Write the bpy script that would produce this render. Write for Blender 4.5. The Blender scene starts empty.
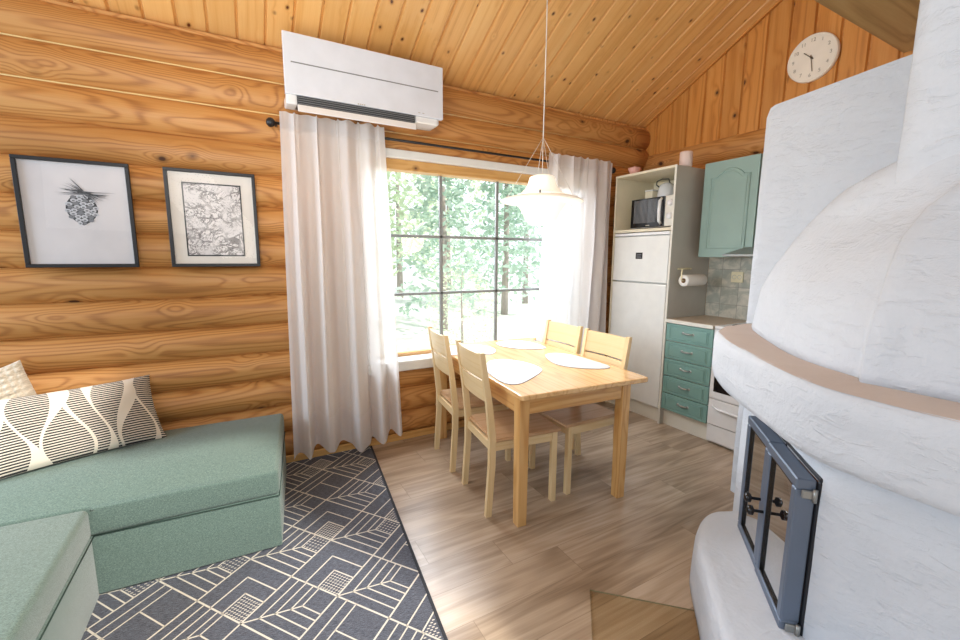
import bpy, bmesh, math, random
from mathutils import Vector, Matrix, noise
random.seed(7)
PI = math.pi
R = math.radians
COL = bpy.context.scene.collection

# ------------------------------------------------------------------ colour + node expression helpers
def lin(c):
    return tuple(((x / 255.0) / 12.92 if x / 255.0 <= 0.04045 else ((x / 255.0 + 0.055) / 1.055) ** 2.4) for x in c) + (1.0,)

class G:
    """small wrapper around a node tree so that procedural patterns can be written as formulas"""
    def __init__(s, name):
        s.m = bpy.data.materials.new(name); s.m.use_nodes = True
        s.t = s.m.node_tree; s.t.nodes.clear()
        s.out = s.t.nodes.new('ShaderNodeOutputMaterial')
    def n(s, kind, **kw):
        nd = s.t.nodes.new(kind)
        for k, v in kw.items(): setattr(nd, k, v)
        return nd
    def link(s, a, b): s.t.links.new(a, b)
    def put(s, sock, v):
        if isinstance(v, V): s.link(v.s, sock)
        elif hasattr(v, 'is_linked'): s.link(v, sock)
        elif isinstance(v, (int, float)):
            try: sock.default_value = v
            except Exception: sock.default_value = (v, v, v)
        else: sock.default_value = v
    def math(s, op, *a):
        nd = s.n('ShaderNodeMath', operation=op)
        for i, v in enumerate(a): s.put(nd.inputs[i], v)
        return V(s, nd.outputs[0])
    def attr(s, name='gco'):
        return s.n('ShaderNodeAttribute', attribute_name=name).outputs['Vector']
    def xyz(s, vec):
        nd = s.n('ShaderNodeSeparateXYZ'); s.put(nd.inputs[0], vec)
        return [V(s, o) for o in nd.outputs]
    def vec(s, x, y, z):
        nd = s.n('ShaderNodeCombineXYZ')
        for i, v in enumerate((x, y, z)): s.put(nd.inputs[i], v)
        return nd.outputs[0]
    def noise(s, vec, scale=1, detail=2, rough=.5, dist=0, color=False):
        nd = s.n('ShaderNodeTexNoise'); s.put(nd.inputs['Vector'], vec)
        nd.inputs['Scale'].default_value = scale; nd.inputs['Detail'].default_value = detail
        nd.inputs['Roughness'].default_value = rough; nd.inputs['Distortion'].default_value = dist
        return nd.outputs['Color'] if color else V(s, nd.outputs['Fac'])
    def voro(s, vec, scale=1, feature='F1'):
        nd = s.n('ShaderNodeTexVoronoi', feature=feature); s.put(nd.inputs['Vector'], vec)
        nd.inputs['Scale'].default_value = scale
        return V(s, nd.outputs['Distance'])
    def ramp(s, fac, stops, interp='LINEAR'):
        nd = s.n('ShaderNodeValToRGB'); s.put(nd.inputs[0], fac); cr = nd.color_ramp; cr.interpolation = interp
        while len(cr.elements) < len(stops): cr.elements.new(0.5)
        for e, (p, c) in zip(cr.elements, stops): e.position = p; e.color = lin(c)
        return nd.outputs[0]
    def mix(s, fac, a, b, blend='MIX'):
        nd = s.n('ShaderNodeMix', data_type='RGBA', blend_type=blend); s.put(nd.inputs[0], fac)
        for i, v in ((6, a), (7, b)):
            if isinstance(v, tuple) and len(v) == 3: v = lin(v)
            s.put(nd.inputs[i], v)
        return nd.outputs[2]
    def bump(s, h, strength=.3, dist=.01, normal=None):
        nd = s.n('ShaderNodeBump'); s.put(nd.inputs['Height'], h)
        nd.inputs['Strength'].default_value = strength; nd.inputs['Distance'].default_value = dist
        if normal is not None: s.link(normal, nd.inputs['Normal'])
        return nd.outputs[0]
    def bsdf(s, **kw):
        nd = s.n('ShaderNodeBsdfPrincipled')
        for k, v in kw.items():
            k = k.replace('_', ' ')
            if isinstance(v, tuple) and len(v) == 3: v = lin(v)
            s.put(nd.inputs[k], v)
        return nd
    def done(s, sh):
        s.link(sh.outputs[0] if hasattr(sh, 'outputs') else sh, s.out.inputs[0]); return s.m

class V:
    def __init__(s, g, sock): s.g = g; s.s = sock
    def __add__(a, b): return a.g.math('ADD', a, b)
    __radd__ = __add__
    def __sub__(a, b): return a.g.math('SUBTRACT', a, b)
    def __rsub__(a, b): return a.g.math('SUBTRACT', b, a)
    def __mul__(a, b): return a.g.math('MULTIPLY', a, b)
    __rmul__ = __mul__
    def __truediv__(a, b): return a.g.math('DIVIDE', a, b)
    def lt(a, b): return a.g.math('LESS_THAN', a, b)
    def gt(a, b): return a.g.math('GREATER_THAN', a, b)
    def abs(a): return a.g.math('ABSOLUTE', a)
    def sin(a): return a.g.math('SINE', a)
    def frac(a): return a.g.math('FRACT', a)
    def floor(a): return a.g.math('FLOOR', a)
    def max(a, b): return a.g.math('MAXIMUM', a, b)
    def min(a, b): return a.g.math('MINIMUM', a, b)
    def smooth(a, lo, hi, o0=0., o1=1.):
        nd = a.g.n('ShaderNodeMapRange', interpolation_type='SMOOTHSTEP')
        for i, v in enumerate((a, lo, hi, o0, o1)): a.g.put(nd.inputs[i], v)
        return V(a.g, nd.outputs[0])

def plain(name, col, rough=.5, metal=0, **kw):
    g = G(name); c = g.attr()
    f = g.noise(c, 9, 3)
    cc = g.mix(f, tuple(int(x * .96) for x in col), tuple(min(255, int(x * 1.03)) for x in col))
    return g.done(g.bsdf(Base_Color=cc, Roughness=rough, Metallic=metal, **kw))

def wood(name, light, mid, dark, knots=4.0, ringk=9.0, grain=(.55, 5.0), contrast=1.0, rough=.42, knotcol=(70, 36, 18), tint=.35, coat=.15, sat=None):
    g = G(name); x, y, z = g.xyz(g.attr())
    col_r = V(g, g.n('ShaderNodeAttribute', attribute_name='rnd').outputs['Fac'])
    fac = None
    kd = None
    if knots:
        jig = g.noise(g.vec(x * 3, y * 9, z * 9), 1, 1) * .035
        kd = g.voro(g.vec(x * .75 + jig, y, z), knots)
    sx, sy = grain
    base = g.noise(g.vec(x * sx, y * sy, z * sy), 1, 1.5, .45)
    if knots: base = base + kd.smooth(.0, .42, .11, 0.)
    rings = ((base * (ringk * 2 * PI)) + y * 40).sin() * .5 + .5
    rings = g.math('POWER', rings, 2.2)
    fib = g.noise(g.vec(x * 5, y * 130, z * 130), 1, 2)
    blot = g.noise(g.vec(x * .8, y * 3, z * 3), 1, 2)
    f = (rings * (.55 * contrast) + (fib - .5) * .5 + (blot - .5) * .7 + .25)
    c = g.ramp(f, [(0, light), (.45, mid), (1, dark)])
    c = g.mix(col_r * tint, c, tuple(int(v * .80) for v in mid))
    if knots:
        c = g.mix(kd.smooth(.05, .17, .75, 0.), c, tuple(int(v * .72) for v in dark))
        c = g.mix(kd.smooth(.055, .085, 1., 0.), c, knotcol)
    b = g.bump(rings * .4 + fib * .6, .12, .004)
    return g.done(g.bsdf(Base_Color=c, Roughness=rough, Normal=b, Coat_Weight=coat, Coat_Roughness=.25))

M = {}
M['log'] = wood('varnished pine log', (224, 170, 104), (206, 144, 78), (154, 94, 44), knots=4.4, ringk=21, grain=(.55, 5.0), contrast=.85, rough=.48, coat=.06)
M['ceil'] = wood('pine ceiling board', (242, 194, 126), (232, 176, 104), (190, 126, 64), knots=9.5, ringk=4, grain=(.35, 9), contrast=.5, tint=.3, rough=.4, knotcol=(90, 44, 20))
M['panel'] = wood('pine gable panelling', (226, 162, 88), (212, 142, 66), (170, 100, 42), knots=5, ringk=6, grain=(.35, 8), contrast=.7, tint=.5)
M['beam'] = wood('weathered beam', (190, 160, 112), (172, 142, 94), (128, 98, 60), knots=4, ringk=7, grain=(.5, 5), contrast=.8)
M['birch'] = wood('birch chair wood', (232, 206, 162), (222, 192, 142), (202, 166, 112), knots=0, ringk=5, grain=(.8, 14), contrast=.35, tint=.12, rough=.4)
M['table'] = wood('lacquered pine table', (230, 186, 126), (214, 162, 96), (178, 114, 56), knots=4.5, ringk=9, grain=(.6, 9), contrast=.75, tint=.2, rough=.28, knotcol=(120, 66, 30), coat=.3)
M['tabletop'] = wood('lacquered pine tabletop', (234, 198, 146), (222, 178, 120), (188, 128, 70), knots=3.5, ringk=8, grain=(.5, 9), contrast=.6, tint=.25, rough=.22, knotcol=(130, 80, 44), coat=.5)
M['seat'] = wood('worn seat wood', (214, 178, 140), (196, 154, 112), (168, 122, 84), knots=0, ringk=6, grain=(.8, 10), contrast=.5, tint=.25, rough=.33)
M['wintrim'] = wood('window pine strip', (226, 182, 120), (214, 164, 96), (180, 122, 62), knots=5, ringk=5, grain=(.4, 10), contrast=.6)

def m_floor():
    g = G('oak laminate floor'); x, y, z = g.xyz(g.n('ShaderNodeTexCoord').outputs['Object'])
    W = .192; L = 1.285
    row = (y / W).floor()
    rr = g.math('FRACT', (row * 12.9898).sin() * 43758.5)
    px = x / L + rr
    pid = px.floor()
    pr = g.math('FRACT', ((pid * 78.233 + row * 37.7).sin()) * 43758.5)
    ox = x + pr * 17.0; oy = y + pr * 5.0
    base = g.noise(g.vec(ox * .7, oy * 7, pr * 9), 1, 2, .5)
    rings = (base * 46.0).sin() * .5 + .5
    fib = g.noise(g.vec(ox * 4, oy * 120, 0), 1, 3)
    big = g.noise(g.vec(ox * .9, oy * 4.0, pr), 1, 3, .6)
    f = rings * .22 + (fib - .5) * .45 + (big - .5) * 1.8 + .46 + (pr - .5) * .12
    c = g.ramp(f, [(0, (206, 188, 168)), (.45, (180, 158, 134)), (1, (128, 106, 84))])
    dx = ((px.frac() - .5).abs()).gt(.4988); dy = (((y / W).frac() - .5).abs()).gt(.494)
    c = g.mix(dx.max(dy) * .45, c, (96, 76, 58))
    b = g.bump(fib * .5 + rings * .3 - dx.max(dy) * 1.0, .10, .003)
    return g.done(g.bsdf(Base_Color=c, Roughness=g.math('ADD', fib * .12, .24), Normal=b, Specular_IOR_Level=.6))
M['floor'] = m_floor()

def m_plaster(name, ca, cb, amt=1.0):
    g = G(name); co = g.n('ShaderNodeTexCoord').outputs['Object']; x, y, z = g.xyz(co)
    a = g.noise(co, 3.0, 4, .6, .8)
    d = g.voro(g.vec(x * 1 + a * .25, y * 1 + a * .25, z * 2.2), 5.5, 'SMOOTH_F1')
    e = g.noise(g.vec(x * 9 + a * 3, y * 9, z * 34), 1, 4, .6, 1.2)
    f = g.noise(co, 60, 3, .6)
    h = a * .9 + d * .55 + e.smooth(.5, .8) * .20 + f * .10
    c = g.mix(a * .7 + f * .3, ca, cb)
    return g.done(g.bsdf(Base_Color=c, Roughness=.72, Normal=g.bump(h, .50 * amt, .035)))
M['plaster'] = m_plaster('white lime plaster', (188, 195, 204), (210, 215, 222))
M['shelfplaster'] = m_plaster('warm mantel top plaster', (186, 170, 160), (206, 192, 182), .5)  # warmer tone for the mantel top

def m_fabric(name, c1, c2, scale=1.0, bumpk=.5):
    g = G(name); x, y, z = g.xyz(g.attr())
    n = g.noise(g.vec(x * 190 * scale, y * 420 * scale, z * 420 * scale), 1, 2, .7)
    n2 = g.noise(g.vec(x * 60, y * 60, z * 60), 1, 3)
    w = (x * 2600 * scale).sin() * (y * 2600 * scale).sin()
    f = n * 1.0 + n2 * .08 - .04
    c = g.mix(f.smooth(.3, .8), c1, c2)
    return g.done(g.bsdf(Base_Color=c, Roughness=.92, Sheen_Weight=.25, Normal=g.bump(n + w * .15, bumpk, .002)))
M['sofa'] = m_fabric('sage melange upholstery', (78, 98, 90), (126, 148, 138))
M['sofaseam'] = plain('dark seam', (52, 74, 66), .9)
M['black'] = plain('black metal', (26, 26, 28), .4)
M['frameblack'] = plain('black picture frame', (26, 26, 30), .4)
M['whiteplastic'] = plain('white plastic', (236, 236, 236), .25, Coat_Weight=.3)
M['acwhite'] = plain('glossy white panel', (226, 230, 238), .08, Coat_Weight=.8, Coat_Roughness=.03)
M['acslot'] = plain('grey air slot', (128, 130, 132), .5)
M['acdark'] = plain('dark air slot', (62, 63, 66), .5)
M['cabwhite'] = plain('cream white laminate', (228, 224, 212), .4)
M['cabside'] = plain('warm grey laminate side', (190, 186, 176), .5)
M['niche'] = plain('cream niche laminate', (232, 222, 196), .5)
M['fridge'] = plain('white fridge enamel', (234, 234, 230), .25)
M['teal'] = plain('sage teal painted front', (122, 160, 152), .38)
M['tealup'] = plain('sage painted wall front', (148, 176, 168), .38)
M['nickel'] = plain('brushed nickel', (190, 190, 186), .28, 1)
M['steelgrey'] = plain('grey hood metal', (150, 152, 150), .35, .6)
M['stove'] = plain('white stove enamel', (232, 232, 232), .2)
M['darkglass'] = plain('dark glass', (18, 18, 20), .06)
M['worktop'] = plain('beige worktop', (196, 178, 156), .35)
M['paper'] = plain('white paper', (240, 238, 232), .9)
M['pinkpaper'] = plain('pale pink candle', (234, 212, 202), .6)
M['pink'] = plain('pink shell', (222, 170, 158), .5)
M['doormetal'] = plain('blue grey cast iron', (104, 116, 134), .42, .4)
M['dooredge'] = plain('dark iron', (46, 48, 54), .5, .6)
M['knob'] = plain('black knob', (22, 22, 24), .25)
M['fireboxrefl'] = plain('firebox brown with painted reflection', (120, 84, 60), .9)  # firebox brown, lightened to paint in the floor's reflection in the door glass
M['rugbind'] = plain('charcoal rug binding', (52, 54, 60), .95)
M['cream'] = plain('cream weave', (212, 206, 194), .95)
M['mat'] = plain('white placemat', (214, 216, 222), .45)
M['winwhite'] = plain('white window paint', (232, 232, 228), .45)
M['mull'] = plain('grey glazing bar', (138, 142, 142), .5)
M['print_ink'] = plain('print ink', (52, 54, 60), .8)
M['print_ink2'] = plain('print ink mid', (120, 122, 128), .8)
M['print_light'] = plain('print highlight', (200, 202, 208), .8)
M['printpaper'] = plain('print paper', (222, 218, 220), .6)
M['matboard'] = plain('cream mount board', (232, 226, 218), .7)
M['clockface'] = plain('ivory clock face', (246, 238, 222), .5)
M['clocknum'] = plain('grey numerals', (176, 168, 152), .6)
M['hand'] = plain('dark clock hand', (96, 86, 70), .5)
M['bark'] = plain('pine bark', (176, 166, 160), .9)
M['caulk'] = plain('pale sealing strip', (240, 214, 150), .5)
M['outlet'] = plain('ivory socket', (232, 222, 186), .4)
M['wire'] = plain('white lamp cord', (225, 220, 210), .5)

def m_rug():
    g = G('charcoal flatweave'); x, y, z = g.xyz(g.attr())
    n = g.noise(g.vec(x * 40, y * 420, 0), 1, 2, .8); n2 = g.noise(g.vec(x * 320, y * 320, 0), 1, 1)
    c = g.mix((n * .7 + n2 * .3).smooth(.35, .68), (54, 57, 66), (112, 116, 128))
    return g.done(g.bsdf(Base_Color=c, Roughness=.95, Normal=g.bump(n2, .5, .002)))
M['rug'] = m_rug()

def m_curtain(name, col, trans, transp):
    g = G(name); x, y, z = g.xyz(g.n('ShaderNodeTexCoord').outputs['Object'])
    w = ((x * 900).sin() * (z * 900).sin()) * .02
    d = g.n('ShaderNodeBsdfDiffuse'); d.inputs[0].default_value = lin(col)
    t = g.n('ShaderNodeBsdfTranslucent'); t.inputs[0].default_value = lin(col)
    p = g.n('ShaderNodeBsdfTransparent')
    m1 = g.n('ShaderNodeMixShader'); m1.inputs[0].default_value = trans; g.link(d.outputs[0], m1.inputs[1]); g.link(t.outputs[0], m1.inputs[2])
    m2 = g.n('ShaderNodeMixShader'); g.put(m2.inputs[0], w + transp); g.link(m1.outputs[0], m2.inputs[1]); g.link(p.outputs[0], m2.inputs[2])
    return g.done(m2)
M['sheer'] = m_curtain('sheer voile', (247, 244, 242), .38, .10)
M['hem'] = m_curtain('doubled voile hem', (244, 242, 242), .5, .03)

def m_glass(name, tintc=(255, 255, 255), refl=1.0, rough=0.0, ior=1.5):
    g = G(name)
    t = g.n('ShaderNodeBsdfTransparent'); t.inputs[0].default_value = lin(tintc)
    gl = g.n('ShaderNodeBsdfGlossy'); gl.inputs['Roughness'].default_value = rough
    fr = g.n('ShaderNodeFresnel'); fr.inputs[0].default_value = ior
    mx = g.n('ShaderNodeMixShader'); bf = g.n('ShaderNodeNewGeometry').outputs['Backfacing']; g.put(mx.inputs[0], (V(g, fr.outputs[0]) * refl).min(.9) * (1.0 - V(g, bf)))
    g.link(t.outputs[0], mx.inputs[1]); g.link(gl.outputs[0], mx.inputs[2])
    return g.done(mx)
M['glass'] = m_glass('window glass')
M['picglass'] = m_glass('picture glass', refl=.45)
M['plateglass'] = m_glass('floor protection glass', (250, 248, 242), 1.0)
M['plateedge'] = plain('glass edge', (150, 146, 118), .2)
M['doorglass'] = m_glass('fire door glass', (190, 170, 150), 4.0)

def m_lamp(st):
    g = G('lit opal acrylic'); 
    e = g.n('ShaderNodeEmission'); e.inputs[0].default_value = (1.0, .90, .74, 1); e.inputs[1].default_value = st
    d = g.bsdf(Base_Color=(250, 244, 232), Roughness=.3)
    m = g.n('ShaderNodeAddShader'); g.link(e.outputs[0], m.inputs[0]); g.link(d.outputs[0], m.inputs[1])
    return g.done(m)
M['opal'] = m_lamp(.55); M['opal_rim'] = m_lamp(.25)

def m_tiles():
    g = G('marbled wall tile'); x, y, z = g.xyz(g.n('ShaderNodeTexCoord').outputs['Object'])
    S = .15
    ty = ((y + .01) / S); tz = ((z - .902) / S)
    gr = (((ty.frac() - .5).abs()).max((tz.frac() - .5).abs())).gt(.487)
    n = g.noise(g.vec(y * 9, z * 9, (ty.floor() * 3.1 + tz.floor() * 7.7)), 1, 4, .6, 1.0)
    c = g.mix(n.smooth(.35, .65), (166, 170, 160), (206, 202, 188))
    c = g.mix(gr, c, (150, 150, 142))
    return g.done(g.bsdf(Base_Color=c, Roughness=.2, Normal=g.bump(1.0 - gr, .3, .003)))
M['tiles'] = m_tiles()

def m_pillow():
    g = G('striped cushion cover'); u, v, w = g.xyz(g.attr())   # u along 0..0.72, v height -0.2..0.2
    stripes = ((v * (2 * PI / .0132)) + g.noise(g.attr(), 30, 1) * .6).sin().gt(-.2)
    cream = None
    def band(c0, amp, ph, wmin, wmax, wph):
        s = (v * (PI / .27) + ph).sin()
        cx = s * amp + c0
        ws = ((v * (PI / .27) + wph).sin() * .5 + .5)
        wd = ws * ws * (wmax - wmin) + wmin
        return ((u - cx).abs()).lt(wd)
    for (c0, amp, ph, w0, w1, wp) in [(.05, .05, 0., .007, .040, 1.6), (.16, -.045, .3, .006, .042, -1.8), (.27, .05, -.3, .006, .040, -.4), (.37, -.045, .2, .007, .012, 0),
                                      (.455, -.032, .2, .005, .034, -1.4), (.56, .045, 0, .006, .034, 1.0), (.65, -.04, 0, .006, .026, -1.2), (-.06, .04, 0, .006, .026, -1.2)]:
        b = band(c0, amp, ph, w0, w1, wp)
        cream = b if cream is None else cream.max(b)
    f = cream.max(1.0 - stripes)
    n = g.noise(g.attr(), 300, 2)
    c = g.mix(f, (24, 24, 28), (226, 216, 200))
    c = g.mix(n * .12, c, (160, 155, 146))
    return g.done(g.bsdf(Base_Color=c, Roughness=.95, Normal=g.bump(f * .6 + n * .4, .4, .003)))
M['pillow'] = m_pillow()

def m_art():
    g = G('abstract ink landscape print'); u, v, w = g.xyz(g.attr())
    n = g.noise(g.vec(u * 7, v * 7, 3), 1, 5, .65, 1.5)
    l1 = ((n * 60).sin()).gt(.62)
    vv = g.voro(g.vec(u * 16 + n * 3, v * 16, 1), 1, 'DISTANCE_TO_EDGE').lt(.05)
    big = g.noise(g.vec(u * 9, v * 9, 7), 1, 3, .5, .4).smooth(.34, .55)
    f = l1.max(vv) * big
    c = g.mix(f * .8, (226, 222, 222), (92, 86, 86))
    return g.done(g.bsdf(Base_Color=c, Roughness=.7))
M['art'] = m_art()

def m_foliage(name, a, b):
    g = G(name); n = g.noise(g.n('ShaderNodeTexCoord').outputs['Object'], 2.2, 3)
    c = g.mix(n, a, b)
    return g.done(g.bsdf(Base_Color=c, Roughness=.9))
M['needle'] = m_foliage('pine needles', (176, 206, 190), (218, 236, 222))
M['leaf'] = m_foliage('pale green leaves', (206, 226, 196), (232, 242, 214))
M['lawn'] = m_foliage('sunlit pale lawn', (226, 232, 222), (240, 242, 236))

# ------------------------------------------------------------------ mesh builder
class MB:
    def __init__(s):
        s.v = []; s.f = []; s.mi = []; s.sm = []; s.g = []; s.r = []
    def add(s, verts, faces, gco=None, rnd=None, mi=0, smooth=False, mat=None):
        b = len(s.v); rnd = random.random() if rnd is None else rnd
        for i, v in enumerate(verts):
            v = Vector(v); gv = Vector(gco[i]) if gco else v.copy()
            s.v.append((mat @ v) if mat else v); s.g.append(gv); s.r.append(rnd)
        for f in faces: s.f.append(tuple(b + i for i in f)); s.mi.append(mi); s.sm.append(smooth)
    def bm(s, bm, gfun=None, **kw):
        bm.verts.ensure_lookup_table(); bm.verts.index_update()
        vs = [v.co.copy() for v in bm.verts]
        s.add(vs, [[v.index for v in f.verts] for f in bm.faces], [gfun(v) for v in vs] if gfun else None, **kw); bm.free()
    def box(s, c, d, bev=0.0, seg=1, rot=None, taper=None, **kw):
        """c centre, d dims. grain runs along the longest side"""
        bm = bmesh.new(); bmesh.ops.create_cube(bm, size=1)
        for v in bm.verts:
            v.co = Vector((v.co.x * d[0], v.co.y * d[1], v.co.z * d[2]))
            if taper and v.co.z < 0: v.co.x *= taper; v.co.y *= taper
        if bev: bmesh.ops.bevel(bm, geom=bm.edges[:], offset=min(bev, min(d) * .45), segments=seg, profile=.6, affect='EDGES')
        ax = sorted(range(3), key=lambda i: -d[i]); off = Vector((random.uniform(0, 40), random.uniform(0, 9), random.uniform(0, 9)))
        if kw.pop('nooff', False): off = Vector((0, 0, 0))
        gf = lambda v: Vector((v[ax[0]], v[ax[1]], v[ax[2]])) + off
        m = Matrix.Translation(Vector(c)) @ (rot.to_4x4() if rot else Matrix.Identity(4))
        if 'mat' in kw: m = kw.pop('mat') @ m
        s.bm(bm, gf, mat=m, **kw)
    def mm(s, lo, hi, bev=0.0, **kw):
        s.box([(a + b) / 2 for a, b in zip(lo, hi)], [abs(b - a) for a, b in zip(lo, hi)], bev, **kw)
    def tube(s, pts, r, n=10, closed=False, cap=True, **kw):
        pts = [Vector(p) for p in pts]; rs = r if isinstance(r, (list, tuple)) else [r] * len(pts)
        vs = []; gs = []; fs = []; L = 0; prev = None
        for i, p in enumerate(pts):
            if closed: t = (pts[(i + 1) % len(pts)] - pts[i - 1]).normalized()
            else: t = (pts[min(i + 1, len(pts) - 1)] - pts[max(i - 1, 0)]).normalized()
            if prev is None:
                up = Vector((0, 0, 1)) if abs(t.z) < .9 else Vector((1, 0, 0)); a = t.cross(up).normalized()
            else: a = (prev - t * prev.dot(t)).normalized()
            prev = a; b = t.cross(a)
            if i: L += (p - pts[i - 1]).length
            for k in range(n):
                an = 2 * PI * k / n; vs.append(p + (a * math.cos(an) + b * math.sin(an)) * rs[i]); gs.append((L, rs[i] * math.cos(an), rs[i] * math.sin(an)))
        m = len(pts)
        for i in range(m if closed else m - 1):
            for k in range(n):
                j = (i + 1) % m; fs.append((i * n + k, i * n + (k + 1) % n, j * n + (k + 1) % n, j * n + k))
        if cap and not closed: fs.append(tuple(reversed(range(n)))); fs.append(tuple((m - 1) * n + k for k in range(n)))
        kw.setdefault('smooth', True); s.add(vs, fs, gs, **kw)
    def lathe(s, prof, n=32, c=(0, 0, 0), axis='z', **kw):
        vs = []; fs = []
        for (r, z) in prof:
            for k in range(n):
                a = 2 * PI * k / n; p = (r * math.cos(a), r * math.sin(a), z)
                if axis == 'x': p = (z, p[0], p[1])
                if axis == 'y': p = (p[0], z, p[1])
                vs.append(Vector(p) + Vector(c))
        m = len(prof)
        for i in range(m - 1):
            for k in range(n): fs.append((i * n + k, i * n + (k + 1) % n, (i + 1) * n + (k + 1) % n, (i + 1) * n + k))
        kw.setdefault('smooth', True); s.add(vs, fs, **kw)
    def grid(s, fn, nu, nv, gfn=None, **kw):
        vs = []; gs = []; fs = []
        for j in range(nv + 1):
            for i in range(nu + 1):
                vs.append(Vector(fn(i / nu, j / nv))); gs.append(Vector(gfn(i / nu, j / nv)) if gfn else vs[-1].copy())
        for j in range(nv):
            for i in range(nu): a = j * (nu + 1) + i; fs.append((a, a + 1, a + nu + 2, a + nu + 1))
        kw.setdefault('smooth', True); s.add(vs, fs, gs, **kw)
    def build(s, name, mats, parent=None, loc=None):
        if not isinstance(mats, (list, tuple)): mats = [mats]
        me = bpy.data.meshes.new(name); me.from_pydata([tuple(v) for v in s.v], [], s.f)
        for m in mats: me.materials.append(M[m] if isinstance(m, str) else m)
        me.polygons.foreach_set('material_index', s.mi); me.polygons.foreach_set('use_smooth', s.sm)
        a = me.attributes.new('gco', 'FLOAT_VECTOR', 'POINT'); a.data.foreach_set('vector', [c for v in s.g for c in v])
        a = me.attributes.new('rnd', 'FLOAT', 'POINT'); a.data.foreach_set('value', s.r)
        b = bmesh.new(); b.from_mesh(me); bmesh.ops.recalc_face_normals(b, faces=b.faces[:]); b.to_mesh(me); b.free()
        o = bpy.data.objects.new(name, me); COL.objects.link(o)
        if parent: o.parent = parent
        if loc: o.location = loc
        return o

def thing(name, label, cat, loc=(0, 0, 0), rz=0, group=None, kind=None):
    o = bpy.data.objects.new(name, None); COL.objects.link(o); o.location = loc; o.rotation_euler = (0, 0, rz); o.empty_display_size = .1
    return tag(o, label, cat, group, kind)
def tag(o, label=None, cat=None, group=None, kind=None):
    if label: o['label'] = label
    if cat: o['category'] = cat
    if group: o['group'] = group
    if kind: o['kind'] = kind
    return o
def quick(name, mats, parent, fn):
    m = MB(); fn(m); return m.build(name, mats, parent)
def dup(root, loc, rz, label):
    r = root.copy(); COL.objects.link(r); r.location = loc; r.rotation_euler = (0, 0, rz); r['label'] = label
    for ch in list(root.children):
        c = ch.copy(); COL.objects.link(c); c.parent = r
        for gch in list(ch.children):
            d = gch.copy(); COL.objects.link(d); d.parent = c
    return r

# ================================================================== camera (calibrated from the photograph's vanishing points)
CH = 1.45
yaw, pit, rol = .509392, .147269, -.0057706
f = Vector((math.sin(yaw) * math.cos(pit), math.cos(yaw) * math.cos(pit), -math.sin(pit)))
rt = Vector((math.cos(yaw), -math.sin(yaw), 0)); dn = f.cross(rt)
rt2 = rt * math.cos(rol) + dn * math.sin(rol); dn2 = -rt * math.sin(rol) + dn * math.cos(rol)
cam = bpy.data.objects.new('camera', bpy.data.cameras.new('camera')); COL.objects.link(cam)
up = -dn2; bk = -f
cam.matrix_world = Matrix(((rt2.x, up.x, bk.x, 0), (rt2.y, up.y, bk.y, 0), (rt2.z, up.z, bk.z, CH), (0, 0, 0, 1)))
cam.data.sensor_width = 36; cam.data.lens = 36 * 428.58 / 960; cam.data.clip_start = .02; cam.data.clip_end = 300
bpy.context.scene.camera = cam

# ================================================================== SETTING
YW = 3.20       # seam plane of the log wall
XG = 3.74       # gable wall plane
PITCH = .1935; Z0 = .021
WX0, WX1, WZ0, WZ1 = .84, 2.80, .60, 2.15     # window opening

fl = MB(); fl.mm((-4.2, -3.4, -.05), (4.0, 3.4, 0), nooff=True)
tag(fl.build('floor', 'floor'), kind='structure')

def log(m, x0, x1, z, yface, axis='x', pitch=PITCH, bulge=.055):
    """one log of the wall: half-round face extruded along x (or y)"""
    n = 12; L = abs(x1 - x0); k = max(1, int(L / .25)); off = Vector((random.uniform(0, 60), random.uniform(0, 30), random.uniform(0, 30)))
    vs = []; gs = []; fs = []; sd = random.uniform(0, 50)
    for i in range(k + 1):
        x = x0 + (x1 - x0) * i / k; wob = noise.noise(Vector((x * 1.1, sd, 0))) * .006
        for j in range(n + 1):
            t = j / n; zz = z + pitch * t; b = (bulge + wob) * (math.sin(PI * t) ** .62) if 0 < j < n else 0
            p = (x, yface - b, zz) if axis == 'x' else (yface - b, x, zz)
            vs.append(p); gs.append(Vector((x, zz - z, b * 1.2)) + off)
    for i in range(k):
        for j in range(n): a = i * (n + 1) + j; fs.append((a, a + 1, a + n + 2, a + n + 1))
    for i in (0, k):                       # cut ends back to the wall core
        base = i * (n + 1); fs.append(tuple(base + j for j in range(n + 1)))
    m.add(vs, fs, gs, smooth=True)
wb = MB()
for i in range(-1, 14):
    z = Z0 + i * PITCH
    if z + PITCH * .5 < WZ0 - .02 or z > WZ1 - .06:
        log(wb, -4.2, XG, z, YW)
    else:
        log(wb, -4.2, WX0, z, YW); log(wb, WX1, XG, z, YW)
for lo, hi in (((-4.2, YW, -.05), (WX0, YW + .14, 2.75)), ((WX1, YW, -.05), (XG, YW + .14, 2.75)), ((WX0, YW, -.05), (WX1, YW + .14, WZ0)), ((WX0, YW, WZ1), (WX1, YW + .14, 2.75))):
    wb.mm(lo, hi)
wall_back = wb.build('wall_back', 'log'); tag(wall_back, kind='structure')
for zz in (Z0 + 13 * PITCH, Z0 + 12 * PITCH):
    quick('sealing_strip', 'caulk', wall_back, lambda m: m.tube([(-4.1, YW - .004, zz), (XG - .06, YW - .004, zz)], .0045, 6))

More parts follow.
